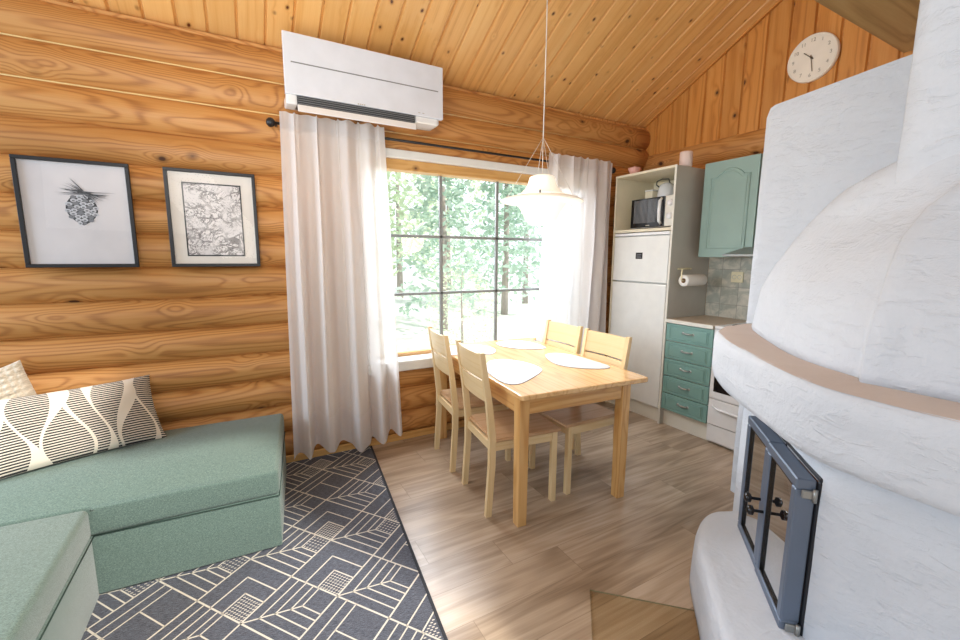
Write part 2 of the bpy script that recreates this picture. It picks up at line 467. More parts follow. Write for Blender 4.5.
# gable wall: logs below, vertical boards above
CZ, CS = 2.765, .508            # ceiling height at the log wall and its rise per metre
def ceil_z(y): return CZ + CS * (3.22 - y)
wr = MB()
for i in range(-1, 12):
    log(wr, 3.4, -.6, Z0 + .09 + i * PITCH + .05, XG, axis='y')
wr.mm((XG, -.6, -.05), (XG + .14, 3.34, 2.46))
y = 3.24; bw = .165
zt0 = 2.44
while y > -.5:
    y1 = y - bw; g_ = .004
    for side in (0,):
        bm = bmesh.new()
        a, b = y - g_, y1 + g_
        zs = (ceil_z(a), ceil_z(b)) if a > .6 else (4.1, 4.1)
        prof = [(XG - .002, a), (XG - .018, a - .007), (XG - .018, b + .007), (XG - .002, b)]
        top = [zs[0], zs[0], zs[1], zs[1]]
        vs = [Vector((px, py, zt0)) for px, py in prof] + [Vector((px, py, tz)) for (px, py), tz in zip(prof, top)]
        off = Vector((random.uniform(0, 50), random.uniform(0, 9), 0))
        wr.add(vs, [(0, 1, 5, 4), (1, 2, 6, 5), (2, 3, 7, 6)], [Vector((v.z, v.y, v.x)) + off for v in vs], mi=1)
        bm.free()
    y = y1
wr.mm((XG - .003, -.6, zt0), (XG + .1, 3.3, 2.74), mi=1)
wr.add([(XG - .002, 3.3, 2.7), (XG - .002, .4, 2.7), (XG - .002, .4, 4.2), (XG - .002, 3.3, 2.72)], [(0, 1, 2, 3)], mi=1)
tag(wr.build('wall_right', ['log', 'panel']), kind='structure')

# ceiling boards rising from the log wall towards the ridge
cm = MB(); dirv = Vector((0, -1, CS)).normalized(); nrm = Vector((0, CS, 1)).normalized()
x = -4.2; bw = .153; LEN = 4.6
org = Vector((0, 3.36, ceil_z(3.36)))
while x < XG + .1:
    a, b = x + .0015, x + bw - .0015; off = Vector((random.uniform(0, 60), random.uniform(0, 9), random.uniform(0, 9)))
    prof = [(a, .016), (a + .002, .012), (a + .009, 0), (b - .009, 0), (b - .002, .012), (b, .016)]
    vs = []
    for t in (0, LEN):
        for px, h in prof: p = org + dirv * t + nrm * h; vs.append(Vector((px, p.y, p.z)))
    gs = [Vector((t, px - x, h)) + off for t in (0, LEN) for px, h in prof]
    k = len(prof); cm.add(vs, [(i, i + 1, k + i + 1, k + i) for i in range(k - 1)], gs)
    x += bw
o2 = org + nrm * .014; e2 = o2 + dirv * LEN
cm.add([(-4.2, o2.y, o2.z), (XG + .1, o2.y, o2.z), (XG + .1, e2.y, e2.z), (-4.2, e2.y, e2.z)], [(0, 1, 2, 3)])
tag(cm.build('ceiling', 'ceil'), kind='structure')
# thin cover strip where ceiling meets gable
t1 = MB(); a = org + dirv * .1 - nrm * .012; b = org + dirv * 3.3 - nrm * .012
t1.add([(XG - .02, a.y, a.z), (XG - .045, a.y, a.z), (XG - .045, b.y, b.z), (XG - .02, b.y, b.z), (XG - .02, a.y, a.z + .03), (XG - .045, a.y, a.z + .03), (XG - .045, b.y, b.z + .03), (XG - .02, b.y, b.z + .03)],
       [(0, 1, 2, 3), (1, 5, 6, 2), (0, 3, 7, 4), (4, 7, 6, 5)], [(p * 1.0, q, 0) for p, q in ((0, 0), (0, .03), (3, .03), (3, 0), (0, .05), (0, .08), (3, .08), (3, .05))])
tag(t1.build('trim_1', 'panel'), kind='structure')
# baseboard of the log wall
bb = MB(); bb.mm((-4.2, YW - .075, 0), (3.15, YW - .05, .055), .004)
tag(bb.build('baseboard_back', 'wintrim'), kind='structure')

bmx = MB(); bmx.mm((.6, .80, 2.72), (XG - .02, 1.252, 3.0), .012)
bmx.mm((.6, .55, 2.64), (XG - .02, .80, 3.0), .02)
tag(bmx.build('roof_beam', 'beam'), 'broad olive brown timber beam under the ceiling, right of the clock', 'beam')

# ------------------------------------------------------------------ window
win = thing('window_1', None, None, (0, 0, 0), kind='structure')
YF = YW - .075
wf = MB()
wf.mm((WX0 - .08, YF - .02, WZ1), (WX1 + .08, YF + .10, WZ1 + .058), .004)          # top casing
wf.mm((WX0 - .08, YF - .02, WZ0 - .02), (WX0, YF + .10, WZ1), .004); wf.mm((WX1, YF - .02, WZ0 - .02), (WX1 + .08, YF + .10, WZ1), .004)
for lo, hi in (((WX0, YF + .1, WZ0), (WX0 + .03, YF + .2, WZ1)), ((WX1 - .03, YF + .1, WZ0), (WX1, YF + .2, WZ1))): wf.mm(lo, hi)
wf.build('window_casing', 'winwhite', win)
ws = MB(); ws.mm((WX0 - .06, YF - .05, .575), (WX1 + .06, YF + .20, .655), .006); ws.build('window_sill', 'winwhite', win)
wl = MB(); wl.mm((WX0, YF + .02, 2.075), (WX1, YF + .12, 2.15), .004); wl.mm((WX0, YF + .10, .655), (WX1, YF + .14, .685), .003); wl.build('window_lining', 'wintrim', win)
YG = YW + .02
for zz in (1.603, 1.153): quick('glazing_bar', 'mull', win, lambda m: m.mm((WX0, YG - .012, zz - .011), (WX1, YG + .012, zz + .011), .003))
for xx in (1.432, 1.955, 2.478): quick('glazing_bar', 'mull', win, lambda m: m.mm((xx - .013, YG - .012, .68), (xx + .013, YG + .012, 2.08), .003))
quick('pane', 'glass', win, lambda m: m.add([(WX0, YG, .66), (WX1, YG, .66), (WX1, YG, 2.1), (WX0, YG, 2.1)], [(0, 1, 2, 3)]))

# ------------------------------------------------------------------ curtains
def curtain(label, xt0, xt1, xb0, xb1, zb, nf, seed, ztop=2.325, y0=3.035):
    c = thing('curtain', label, 'curtain', (0, 0, 0), group='sheer curtains at the window')
    rr = random.Random(seed); ph = [rr.uniform(-.8, .8) for _ in range(6)]
    def fn(s, t):           # s across, t 0 top..1 bottom
        x = (xt0 + (xt1 - xt0) * s) * (1 - t) + (xb0 + (xb1 - xb0) * s) * t
        x += .018 * math.sin(2 * PI * nf * s + ph[0]) * (1 - t * .5)
        amp = .014 + .036 * min(1, t * 3.0)
        wv = math.sin(2 * PI * nf * s + 1.7 * math.sin(2 * PI * s + ph[1]) + t * ph[2] * 2) + .45 * math.sin(2 * PI * nf * 1.9 * s + ph[3] + t * 1.5) * (1 - .5 * t)
        y = y0 + amp * wv
        y -= .012 * max(0, math.sin(2 * PI * 7 * s + ph[4])) ** 6 * max(0, 1 - t * 5)
        zb2 = zb + .10 * (noise.noise(Vector((s * 2.3, seed, 0)))) + .022 * wv + .05 * (s - .5)
        z = ztop + .006 * math.sin(2 * PI * nf * s * 2) * (1 - t) + (zb2 - ztop) * t
        return (x, y, z)
    NV = 60
    for nm, a, b, mt in (('header_band', 0, .045, 'hem'), ('drape', .045, .885, 'sheer'), ('hem_band', .885, 1, 'hem')):
        quick(nm, mt, c, lambda m: m.grid(lambda s, t: fn(s, a + (b - a) * t), 150, max(3, int(NV * (b - a)))))
    return c
curtain('sheer white curtain left of the window, hanging below the air conditioner', .285, .94, .245, 1.01, .09, 5.0, 3)
curtain('sheer beige white curtain right of the window, beside the fridge cabinet', 2.36, 3.10, 2.30, 3.07, .12, 4.4, 11)
rod = thing('curtain_rod', 'thin black curtain rod with round ball ends above the window', 'curtain rod', (0, 0, 0))
quick('pole', 'black', rod, lambda m: m.tube([(.25, 3.075, 2.262), (3.14, 3.075, 2.262)], .009, 10))
for xx in (.228, 3.15):
    quick('finial', 'black', rod, lambda m: m.lathe([(0, -.026), (.014, -.024), (.026, -.012), (.029, 0), (.026, .012), (.014, .024), (0, .026)], 20, (xx, 3.075, 2.262), 'x'))
for xx in (.262, 3.12):
    quick('bracket', 'black', rod, lambda m: (m.tube([(xx, 3.075, 2.262), (xx, 3.15, 2.262)], .007, 8)))

# ------------------------------------------------------------------ air conditioner
ac = thing('air_conditioner', 'white wall mounted air conditioner under the sloping ceiling above the left curtain', 'air conditioner', (0, 0, 0))
quick('body', 'whiteplastic', ac, lambda m: m.mm((.325, 2.965, 2.37), (1.315, 3.135, 2.725), .018, seg=3))
def acf(m):
    m.mm((.305, 2.925, 2.402), (1.327, 2.962, 2.745), .006, seg=2)
quick('front_panel', 'acwhite', ac, acf)
quick('panel_groove', 'acslot', ac, lambda m: m.mm((.345, 2.9245, 2.578), (1.29, 2.935, 2.585)))
quick('end_cap', 'whiteplastic', ac, lambda m: m.mm((1.125, 2.935, 2.360), (1.290, 3.06, 2.404), .012, seg=3)); quick('end_cap', 'whiteplastic', ac, lambda m: m.mm((.310, 2.935, 2.348), (.372, 3.06, 2.404), .01, seg=2))
lv = quick('louver', 'acdark', ac, lambda m: m.mm((.372, 2.936, 2.352), (1.118, 3.05, 2.400)))
quick('slat', 'acslot', lv, lambda m: [m.box((.745, 2.932, 2.392 - .012 * k), (.745, .014, .003), rot=Matrix.Rotation(R(25), 3, 'X')) for k in range(4)])
quick('flap', 'whiteplastic', ac, lambda m: m.box((.745, 2.918, 2.326), (.75, .006, .046), .003, rot=Matrix.Rotation(R(-18), 3, 'X')))
for k in range(2): quick('indicator', 'clocknum', ac, lambda m: m.mm((1.14 + .03 * k, 2.9235, 2.42), (1.155 + .03 * k, 2.9255, 2.4235)))
quick('badge', 'clocknum', ac, lambda m: [m.mm((.73 + .013 * k, 2.9225, 2.406), (.739 + .013 * k, 2.9255, 2.412)) for k in range(4)])

# ------------------------------------------------------------------ pictures
def frame_parts(t, w, h, b=.019, d=.022):
    def fr(m):
        m.mm((-w / 2, -d, h / 2 - b), (w / 2, 0, h / 2), .002); m.mm((-w / 2, -d, -h / 2), (w / 2, 0, -h / 2 + b), .002)
        m.mm((-w / 2, -d, -h / 2 + b), (-w / 2 + b, 0, h / 2 - b), .002); m.mm((w / 2 - b, -d, -h / 2 + b), (w / 2, 0, h / 2 - b), .002)
    quick('frame', 'frameblack', t, fr)
    quick('glass', 'picglass', t, lambda m: m.add([(-w / 2 + b, -.017, -h / 2 + b), (w / 2 - b, -.017, -h / 2 + b), (w / 2 - b, -.017, h / 2 - b), (-w / 2 + b, -.017, h / 2 - b)], [(0, 1, 2, 3)]))
YP = YW - .066
p1 = thing('framed_picture', 'black framed print of a hanging pine cone with needles, left of the two pictures', 'picture', (-.736, YP, 1.662))
W_, H_ = .471, .568
frame_parts(p1, W_, H_)
quick('print', 'printpaper', p1, lambda m: m.mm((-W_ / 2 + .01, -.008, -H_ / 2 + .01), (W_ / 2 - .01, -.004, H_ / 2 - .01)))
def cone(m):
    rr = random.Random(5); D = [0]
    def poly(pts, mi):
        D[0] += 1; y = -.0082 - D[0] * .00003
        m.add([(px, y, pz) for px, pz in pts], [tuple(range(len(pts)))], mi=mi)
    cx, cz = .015, .055     # cone centre on the sheet (x right, z up)
    # body silhouette, egg shaped with the point down
    def edge(q): return .066 * (math.sin(PI * min(1, q * .93 + .10)) ** .62)      # half width at q 0 top .. 1 bottom
    poly([(cx - edge(k / 14) , cz + .042 - .155 * k / 14) for k in range(15)] + [(cx + edge(k / 14), cz + .042 - .155 * k / 14) for k in range(14, -1, -1)], 0)
    for row in range(9):
        q0 = (row + .3) / 9; zz = cz + .042 - .155 * q0; hw = edge(q0) * .98; n = max(2, int(round(hw * 2 / .028)))
        for k in range(n):
            px = cx + (k + .5 + (.25 if row % 2 else -.25)) / n * 2 * hw - hw; sx_ = hw / n * 1.05; sz_ = .0095
            poly([(px + sx_ * math.cos(2 * PI * a / 10), zz + sz_ * math.sin(2 * PI * a / 10) - (px - cx) ** 2 * 1.5) for a in range(10)], 2 if (row + k) % 3 else 1)
            poly([(px + sx_ * .5 * math.cos(2 * PI * a / 8), zz - .002 + sz_ * .45 * math.sin(2 * PI * a / 8) - (px - cx) ** 2 * 1.5) for a in range(8)], 1)
    for k in range(46):
        a0 = rr.choice([rr.uniform(2.75, 3.35), rr.uniform(2.0, 2.9), rr.uniform(-.75, .1), rr.uniform(-.75, .1), rr.uniform(-1.1, -.4)])
        L = rr.uniform(.06, .125); x0, z0 = cx + .02 + rr.uniform(-.012, .012), cz + .058 + rr.uniform(-.012, .01)
        x1, z1 = x0 + L * math.cos(a0), z0 + L * math.sin(a0) * .8; nx, nz = -math.sin(a0) * .0023, math.cos(a0) * .0023
        poly([(x0 - nx, z0 - nz), (x0 + nx, z0 + nz), (x1, z1)], rr.choice([0, 0, 1]))
quick('pine_cone_drawing', ['print_ink', 'print_ink2', 'print_light'], p1, cone)
p2 = thing('framed_picture', 'black framed abstract ink print with cream mount, beside the left curtain', 'picture', (-.113, YP, 1.663))
frame_parts(p2, .467, .570)
quick('mount', 'matboard', p2, lambda m: m.mm((-.225, -.008, -.276), (.225, -.004, .276)))
def pr(m):
    m.add([(-.145, -.0095, -.215), (.145, -.0095, -.215), (.145, -.0095, .205), (-.145, -.0095, .205)], [(0, 1, 2, 3)], [(-.145, -.21, 0), (.145, -.21, 0), (.145, .21, 0), (-.145, .21, 0)])
    for lo, hi in (((-.152, -.0100, .203), (.152, -.0085, .211)), ((-.152, -.0100, -.221), (.152, -.0085, -.213)), ((-.152, -.0100, -.213), (-.145, -.0085, .203)), ((.145, -.0100, -.213), (.152, -.0085, .203))): m.mm(lo, hi, mi=1)
quick('print', ['art', 'frameblack'], p2, pr)

# ------------------------------------------------------------------ rug
ra = math.radians(6.27); RO = Vector((.797, 3.12)); eu = Vector((-math.cos(ra), math.sin(ra))); ev = Vector((-math.sin(ra), -math.cos(ra)))
RW, RL = 1.62, 2.35
rug = MB()
def rp(u, v, z): p = RO + eu * u + ev * v; return (p.x, p.y, z)
rug.add([rp(0, 0, .001), rp(RW, 0, .001), rp(RW, RL, .001), rp(0, RL, .001), rp(0, 0, .008), rp(RW, 0, .008), rp(RW, RL, .008), rp(0, RL, .008)],
        [(0, 3, 2, 1), (4, 5, 6, 7), (0, 1, 5, 4), (1, 2, 6, 5), (2, 3, 7, 6), (3, 0, 4, 7)], [(u, v, 0) for u, v in ((0, 0), (RW, 0), (RW, RL), (0, RL)) * 2])
def clip(a, b):
    (x0, y0), (x1, y1) = a, b; t0, t1 = 0., 1.; dx, dy = x1 - x0, y1 - y0
    for p, q in ((-dx, x0 - .012), (dx, RW - .012 - x0), (-dy, y0 - .012), (dy, RL - .012 - y0)):
        if abs(p) < 1e-9:
            if q < 0: return None
        else:
            r = q / p
            if p < 0: t0 = max(t0, r)
            else: t1 = min(t1, r)
    if t0 >= t1: return None
    return (x0 + dx * t0, y0 + dy * t0), (x0 + dx * t1, y0 + dy * t1)
def seg(a, b, w=.0075, z=.0086):
    c = clip(a, b)
    if not c: return
    a, b = Vector(c[0]), Vector(c[1]); d = (b - a)
    if d.length < .004: return
    d.normalize(); n = Vector((-d.y, d.x)) * w / 2; a = a - d * w * .3; b = b + d * w * .3
    rug.add([rp(*(a + n), z), rp(*(b + n), z), rp(*(b - n), z), rp(*(a - n), z)], [(0, 1, 2, 3)], mi=1)
A_, B_ = .182, .198
for i in range(-2, 11):
    for j in range(-2, 14):
        if (i + j) % 2: continue
        c = Vector((.005 + A_ * (i), .85 - 3 * B_ * 1.0 - .20 + B_ * j)); Lf, Rt, Tp, Bt = c + Vector((A_, 0)), c - Vector((A_, 0)), c - Vector((0, B_)), c + Vector((0, B_))
        kind = ((i + 100) % 4, (j + 100) % 4)
        seg(Lf, Tp); seg(Tp, Rt)                       # shared lattice
        typ = 0 if (i % 2 == 0) else 1
        if (j // 2 + i) % 3 == 0 and typ == 0: typ = 2
        lerp = lambda p, q, t: p + (q - p) * t
        if typ == 0:       # nested chevrons with a dotted core
            for s_ in (.70,):
                seg(lerp(Bt, Lf, s_) + (c - Bt) * 0, lerp(Tp, Lf, 0) * 0 + lerp(c, Tp, s_) , .006) if False else None
            for k_ in (.42, .68):
                a, b, d = lerp(Bt, Lf, k_), lerp(Bt, Tp, k_), lerp(Bt, Rt, k_); seg(a, b, .0065); seg(b, d, .0065)
            for q in range(7):
                for r_ in range(7):
                    p = Bt + (Lf - Bt) * (.40 * (q + .7) / 7.4) + (Rt - Bt) * (.40 * (r_ + .7) / 7.4)
                    if .02 < p.x < RW - .02 and .02 < p.y < RL - .02:
                        seg((p.x - .0035, p.y), (p.x + .0035, p.y), .005)
        elif typ == 1:     # spine with parallel ribs
            seg(Lf, lerp(Lf, Rt, .62), .0065)
            for k_ in (.18, .34, .50):
                m_ = lerp(Lf, Rt, k_); seg(m_, m_ + (Tp - Lf) * (1 - k_) * .98, .006); seg(m_, m_ + (Bt - Lf) * (1 - k_) * .98, .006)
            m_ = lerp(Lf, Rt, .62); 
            for q in range(5):
                for r_ in range(5):
                    p = m_ + (Tp - Lf) * (.36 * (q + .6) / 5.2) - (Lf - m_) * 0 + (Bt - Lf) * (.36 * (r_ + .6) / 5.2)
                    if .02 < p.x < RW - .02 and .02 < p.y < RL - .02 and j % 4 < 2: seg((p.x - .0035, p.y), (p.x + .0035, p.y), .005)
            seg(m_, m_ + (Tp - Lf) * .38, .006); seg(m_, m_ + (Bt - Lf) * .38, .006)
        else:              # ribs along one edge
            for k_ in (.2, .38): seg(lerp(Lf, Bt, k_), lerp(Tp, Rt, k_), .006)
            seg(lerp(Lf, Tp, .5) + (Bt - Lf) * .38, lerp(Lf, Tp, .5) + (Bt - Lf), .006)
for a, b in (((.006, 0), (.006, RL)), ((RW - .006, 0), (RW - .006, RL)), ((0, .006), (RW, .006)), ((0, RL - .006), (RW, RL - .006))):
    n = Vector((b[1] - a[1], a[0] - b[0])).normalized() * .007; a = Vector(a); b = Vector(b)
    rug.add([rp(*(a + n), .0092), rp(*(b + n), .0092), rp(*(b - n), .0092), rp(*(a - n), .0092)], [(0, 1, 2, 3)], mi=2)
tag(rug.build('rug', ['rug', 'cream', 'rugbind']), 'charcoal rug with cream geometric line pattern on the floor in front of the sofa', 'rug')

# ------------------------------------------------------------------ sofa
sofa = thing('sofa', 'sage green fabric corner sofa with a square edged chaise against the log wall', 'sofa', (0, 0, 0))
def sofabox(m, poly, z0, z1, bev, seg=4):
    bm = bmesh.new(); lo = [bm.verts.new((x, y, z0)) for x, y in poly]; hi = [bm.verts.new((x, y, z1)) for x, y in poly]; n = len(poly)
    bm.faces.new(lo[::-1]); bm.faces.new(hi)
    for i in range(n): bm.faces.new((lo[i], lo[(i + 1) % n], hi[(i + 1) % n], hi[i]))
    if bev: bmesh.ops.bevel(bm, geom=bm.edges[:], offset=bev, segments=seg, profile=.5, affect='EDGES')
    m.bm(bm, lambda v: Vector((v.x, v.y + v.z * .6, v.z)), smooth=True)
chp = [(-1.75, 2.275), (-.606, 2.214), (.100, 2.182), (.193, 3.02), (-1.75, 3.07)]
zc = .288
chs = quick('chaise_cushion', 'sofa', sofa, lambda m: sofabox(m, chp, zc, .418, .022))
def shrink(poly, d): 
    cx = sum(p[0] for p in poly) / len(poly); cy = sum(p[1] for p in poly) / len(poly)
    return [(p[0] + (d if p[0] < cx else -d), p[1] + (d if p[1] < cy else -d)) for p in poly]
quick('chaise_base', 'sofa', sofa, lambda m: sofabox(m, shrink(chp, .003), .014, zc, .008, 2))
sp2 = [(-1.75, .7), (-.612, .7), (-.606, 2.205), (-1.75, 2.26)]
quick('seat_cushion', 'sofa', sofa, lambda m: sofabox(m, sp2, zc, .418, .022))
quick('seat_base', 'sofa', sofa, lambda m: sofabox(m, shrink(sp2, .003), .014, zc, .008, 2))
def welt(m):
    m.tube([(-.606, 2.2115, zc), (.098, 2.179, zc), (.192, 3.0, zc)], .0028, 6)
    m.tube([(-.6035, 2.2, zc), (-.609, .72, zc)], .0028, 6)
quick('seam', 'sofaseam', sofa, welt)
for (x, y) in ((.03, 2.26), (.1, 2.93), (-.68, 2.1), (-1.65, 2.95), (-.68, .8), (-1.65, .8)):
    quick('foot', 'black', sofa, lambda m: m.lathe([(0, .0095), (.02, .0095), (.024, .018), (0, .018)], 16, (x, y, 0)))

# ------------------------------------------------------------------ cushions
def cushion(m, w, h, th, gx=0, nu=60, nv=36, knob=0):
    def fnn(sgn):
        def fn(s, t):
            u = s * 2 - 1; v = t * 2 - 1
            pin = 1 - .05 * (1 - abs(v) ** 2.2) * abs(u) ** 3; pin2 = 1 - .07 * (1 - abs(u) ** 2.2) * abs(v) ** 3
            e = max(0, (1 - abs(u) ** 3.2)) ** .5 * max(0, (1 - abs(v) ** 2.6)) ** .5
            z = th / 2 * e + .006 * noise.noise(Vector((u * 4, v * 4, sgn))) * e
            if knob: z += knob * e ** .3 * (abs(math.sin(u * 22)) * abs(math.sin(v * 22)))
            return (u * w / 2 * pin, v * h / 2 * pin2, sgn * z)
        return fn
    for sgn in (1, -1):
        m.grid(fnn(sgn), nu, nv, lambda s, t: (s * w + gx, (t - .5) * h, 0))
def place(o, origin, xdir, updir):
    X = Vector(xdir).normalized(); Z = X.cross(Vector(updir)).normalized(); Y = Z.cross(X)
    o.matrix_world = Matrix(((X.x, Y.x, Z.x, origin[0]), (X.y, Y.y, Z.y, origin[1]), (X.z, Y.z, Z.z, origin[2]), (0, 0, 0, 1)))
m = MB(); cushion(m, .72, .40, .13); o = m.build('cushion', 'pillow')
tag(o, 'long striped black and cream cushion with swirling leaf bands lying on the sofa', 'cushion', group=None)
# centre: between bottom edge (-.47,2.92)-( -1.03,2.68) and the leaning top
place(o, (-.80, 2.875, .585), (.56, .235, -.01), (-.10, .23, .36))
m = MB(); cushion(m, .44, .44, .11, knob=.012, nu=110, nv=110); o = m.build('cushion', m_fabric('cream knit', (180, 166, 146), (214, 202, 184), .3))
tag(o, 'cream knobbly knit cushion behind the striped cushion against the log wall', 'cushion')
place(o, (-1.16, 3.00, .635), (.93, .02, .30), (-.32, .13, .93))

# ------------------------------------------------------------------ dining table
tb = thing('dining_table', 'rectangular light pine dining table with square legs under the pendant lamp', 'table', (1.641, 2.371, 0), R(-4.5))
TX, TY = .435, .685
def top(m):
    nb = 7; w = 2 * TX / nb
    bm = bmesh.new(); bmesh.ops.create_cube(bm, size=1)
    for v in bm.verts: v.co = Vector((v.co.x * 2 * TX, v.co.y * 2 * TY, v.co.z * .028))
    ve = [e for e in bm.edges if abs(e.verts[0].co.z - e.verts[1].co.z) > .01]
    bmesh.ops.bevel(bm, geom=ve, offset=.022, segments=5, profile=.5, affect='EDGES')
    bmesh.ops.bevel(bm, geom=[e for e in bm.edges if abs(e.verts[0].co.z - e.verts[1].co.z) < .001 and len(e.link_faces) == 2 and e.calc_face_angle(0) > .5], offset=.006, segments=3, profile=.5, affect='EDGES')
    m.bm(bm, lambda v: Vector((v.y + 11, v.x, v.z)), mat=Matrix.Translation((.05, 0, .736)))
quick('tabletop', 'tabletop', tb, top)
lx, ly, lw = .345, .622, .062
for sx in (-1, 1):
    for sy in (-1, 1):
        quick('leg', 'table', tb, lambda m: m.box((sx * lx, sy * ly, .361), (lw, lw, .722), .005, seg=2, taper=.9))
for sx in (-1, 1): quick('apron', 'table', tb, lambda m: m.box((sx * (lx + .012), 0, .677), (.022, 2 * ly - lw, .09), .002))
for sy in (-1, 1): quick('apron', 'table', tb, lambda m: m.box((0, sy * (ly + .012), .677), (2 * lx - lw, .022, .09), .002))

# ------------------------------------------------------------------ dining chairs  (local: +x is forward)
def chair(loc, rz, label):
    c = thing('dining_chair', label, 'chair', loc, rz)
    D, Wd = .40, .365       # between leg centres
    def seatm(m):
        bm = bmesh.new(); bmesh.ops.create_cube(bm, size=1)
        for v in bm.verts: v.co = Vector((v.co.x * .44, v.co.y * .405, v.co.z * .02))
        bmesh.ops.bevel(bm, geom=bm.edges[:], offset=.006, segments=2, affect='EDGES')
        m.bm(bm, lambda v: Vector((v.x + 3, v.y, v.z)), mat=Matrix.Translation((.022, 0, .445)))
    quick('seat', 'seat', c, seatm)
    for sy in (-1, 1):
        quick('leg', 'birch', c, lambda m: m.box((D / 2, sy * Wd / 2, .2175), (.034, .034, .435), .003))
        # rear leg and back post in one piece, leaning back above the seat
        def post(m):
            pts = [(-.022, 0), (-.002, .30), (.0, .45), (-.022, .66), (-.066, .945)]; w = [.034, .036, .038, .034, .026]
            vs = []; fs = []
            for (px, pz), ww in zip(pts, w):
                for dx, dy in ((-ww / 2, -.0145), (ww / 2, -.0145), (ww / 2, .0145), (-ww / 2, .0145)): vs.append((-D / 2 + px + dx, sy * (Wd / 2 + .006) + dy, pz))
            for i in range(4):
                for k in range(4): fs.append((i * 4 + k, i * 4 + (k + 1) % 4, i * 4 + 4 + (k + 1) % 4, i * 4 + 4 + k))
            fs += [(3, 2, 1, 0), (16, 17, 18, 19)]
            m.add(vs, fs, [(v[2] + sy, v[1], v[0]) for v in vs])
        quick('leg', 'birch', c, post)
    def apr(m):
        m.box((D / 2, 0, .405), (.018, Wd - .034, .05), .002)
        for sy in (-1, 1): m.box((0, sy * Wd / 2, .405), (D - .034, .018, .05), .002)
        m.box((-D / 2, 0, .405), (.018, Wd - .02, .05), .002)
    quick('apron', 'birch', c, apr)
    def slat(z0, z1):
        def fn(m):
            def xz(z): return -D / 2 + (-.022 - .044 * (z - .66) / .285 if z > .66 else -.022 * (z - .45) / .21)
            vs = []; n = 8; gs = []
            for z in (z0, z1):
                for k in range(n + 1):
                    yy = -Wd / 2 + Wd * k / n; bow = -.016 * (1 - (2 * k / n - 1) ** 2)
                    for dx in (-.008, .008): vs.append((xz(z) + bow + dx, yy, z)); gs.append((yy, z, dx))
            N = 2 * (n + 1); fs = []
            for k in range(n):
                a = 2 * k; fs += [(a, a + 2, N + a + 2, N + a), (a + 1, N + a + 1, N + a + 3, a + 3), (a, a + 1, a + 3, a + 2), (N + a, N + a + 2, N + a + 3, N + a + 1)]
            fs += [(0, N, N + 1, 1), (2 * n, 2 * n + 1, N + 2 * n + 1, N + 2 * n)]
            m.add(vs, fs, gs, smooth=False)
        return fn
    quick('backrest', 'birch', c, slat(.795, .935)); quick('backrest', 'birch', c, slat(.665, .783))
    return c
ch = chair((1.376, 2.085, 0), R(-7), 'pale birch dining chair at the near left side of the table, seen from behind')
dup(ch, (1.42, 2.64, 0), R(-7), 'pale birch dining chair at the left side of the table, nearer the window')
dup(ch, (1.88, 2.075, 0), R(180), 'pale birch dining chair at the right side of the table, nearer the fireplace')
dup(ch, (1.90, 2.545, 0), R(180), 'pale birch dining chair at the far right side of the table, nearer the right curtain')

# placemats
def mat_shape(pts, loc, rz, label):
    m = MB(); P = [Vector(p) for p in pts]; n = len(P); out = []
    for i in range(n):
        a, b, c, d = P[i - 1], P[i], P[(i + 1) % n], P[(i + 2) % n]
        for t in (0, .2, .4, .6, .8):
            out.append(.5 * ((2 * b) + (c - a) * t + (2 * a - 5 * b + 4 * c - d) * t * t + (-a + 3 * b - 3 * c + d) * t ** 3))
    k = len(out); vs = [(p.x, p.y, 0) for p in out] + [(p.x, p.y, .003) for p in out]
    m.add(vs, [tuple(reversed(range(k))), tuple(range(k, 2 * k))]); m.add(vs, [(i, (i + 1) % k, k + (i + 1) % k, k + i) for i in range(k)], mi=1)
    o = m.build('placemat', ['mat', 'print_ink2'], None, loc); o.rotation_euler = (0, 0, rz)
    tag(o, label, 'placemat'); return o
shp = [(-.155, -.07), (-.17, .03), (-.10, .16), (0, .235), (.10, .22), (.16, .10), (.165, -.05), (.10, -.15), (-.03, -.17), (-.12, -.13)]
sh2 = [(-.06, -.17), (.02, -.215), (.12, -.19), (.19, -.06), (.20, .12), (.14, .24), (.04, .26), (-.08, .20), (-.19, .06), (-.17, -.06)]
mat_shape([(1.25, 2.03), (1.255, 1.93), (1.31, 1.90), (1.40, 1.935), (1.58, 2.05), (1.635, 2.15), (1.625, 2.30), (1.54, 2.43), (1.42, 2.42), (1.30, 2.25)], (0, 0, .7505), 0, 'white rounded placemat on the near left of the table')
mat_shape([(1.78, 2.19), (1.80, 2.06), (1.89, 1.96), (2.00, 1.915), (2.055, 1.97), (2.06, 2.15), (2.05, 2.32), (1.97, 2.42), (1.87, 2.39)], (0, 0, .7505), 0, 'whitish rounded placemat on the near right of the table')
mat_shape([(1.47, 2.65), (1.54, 2.60), (1.62, 2.66), (1.67, 2.78), (1.64, 2.92), (1.54, 2.99), (1.36, 2.99), (1.24, 2.9), (1.25, 2.74), (1.36, 2.68)], (0, 0, .7505), 0, 'white rounded placemat on the far left of the table, by the window')
mat_shape([(1.76, 2.80), (1.82, 2.67), (1.93, 2.59), (2.02, 2.58), (2.06, 2.66), (2.06, 2.84), (1.98, 2.95), (1.86, 2.97), (1.78, 2.92)], (0, 0, .7505), 0, 'white rounded placemat on the far right of the table')

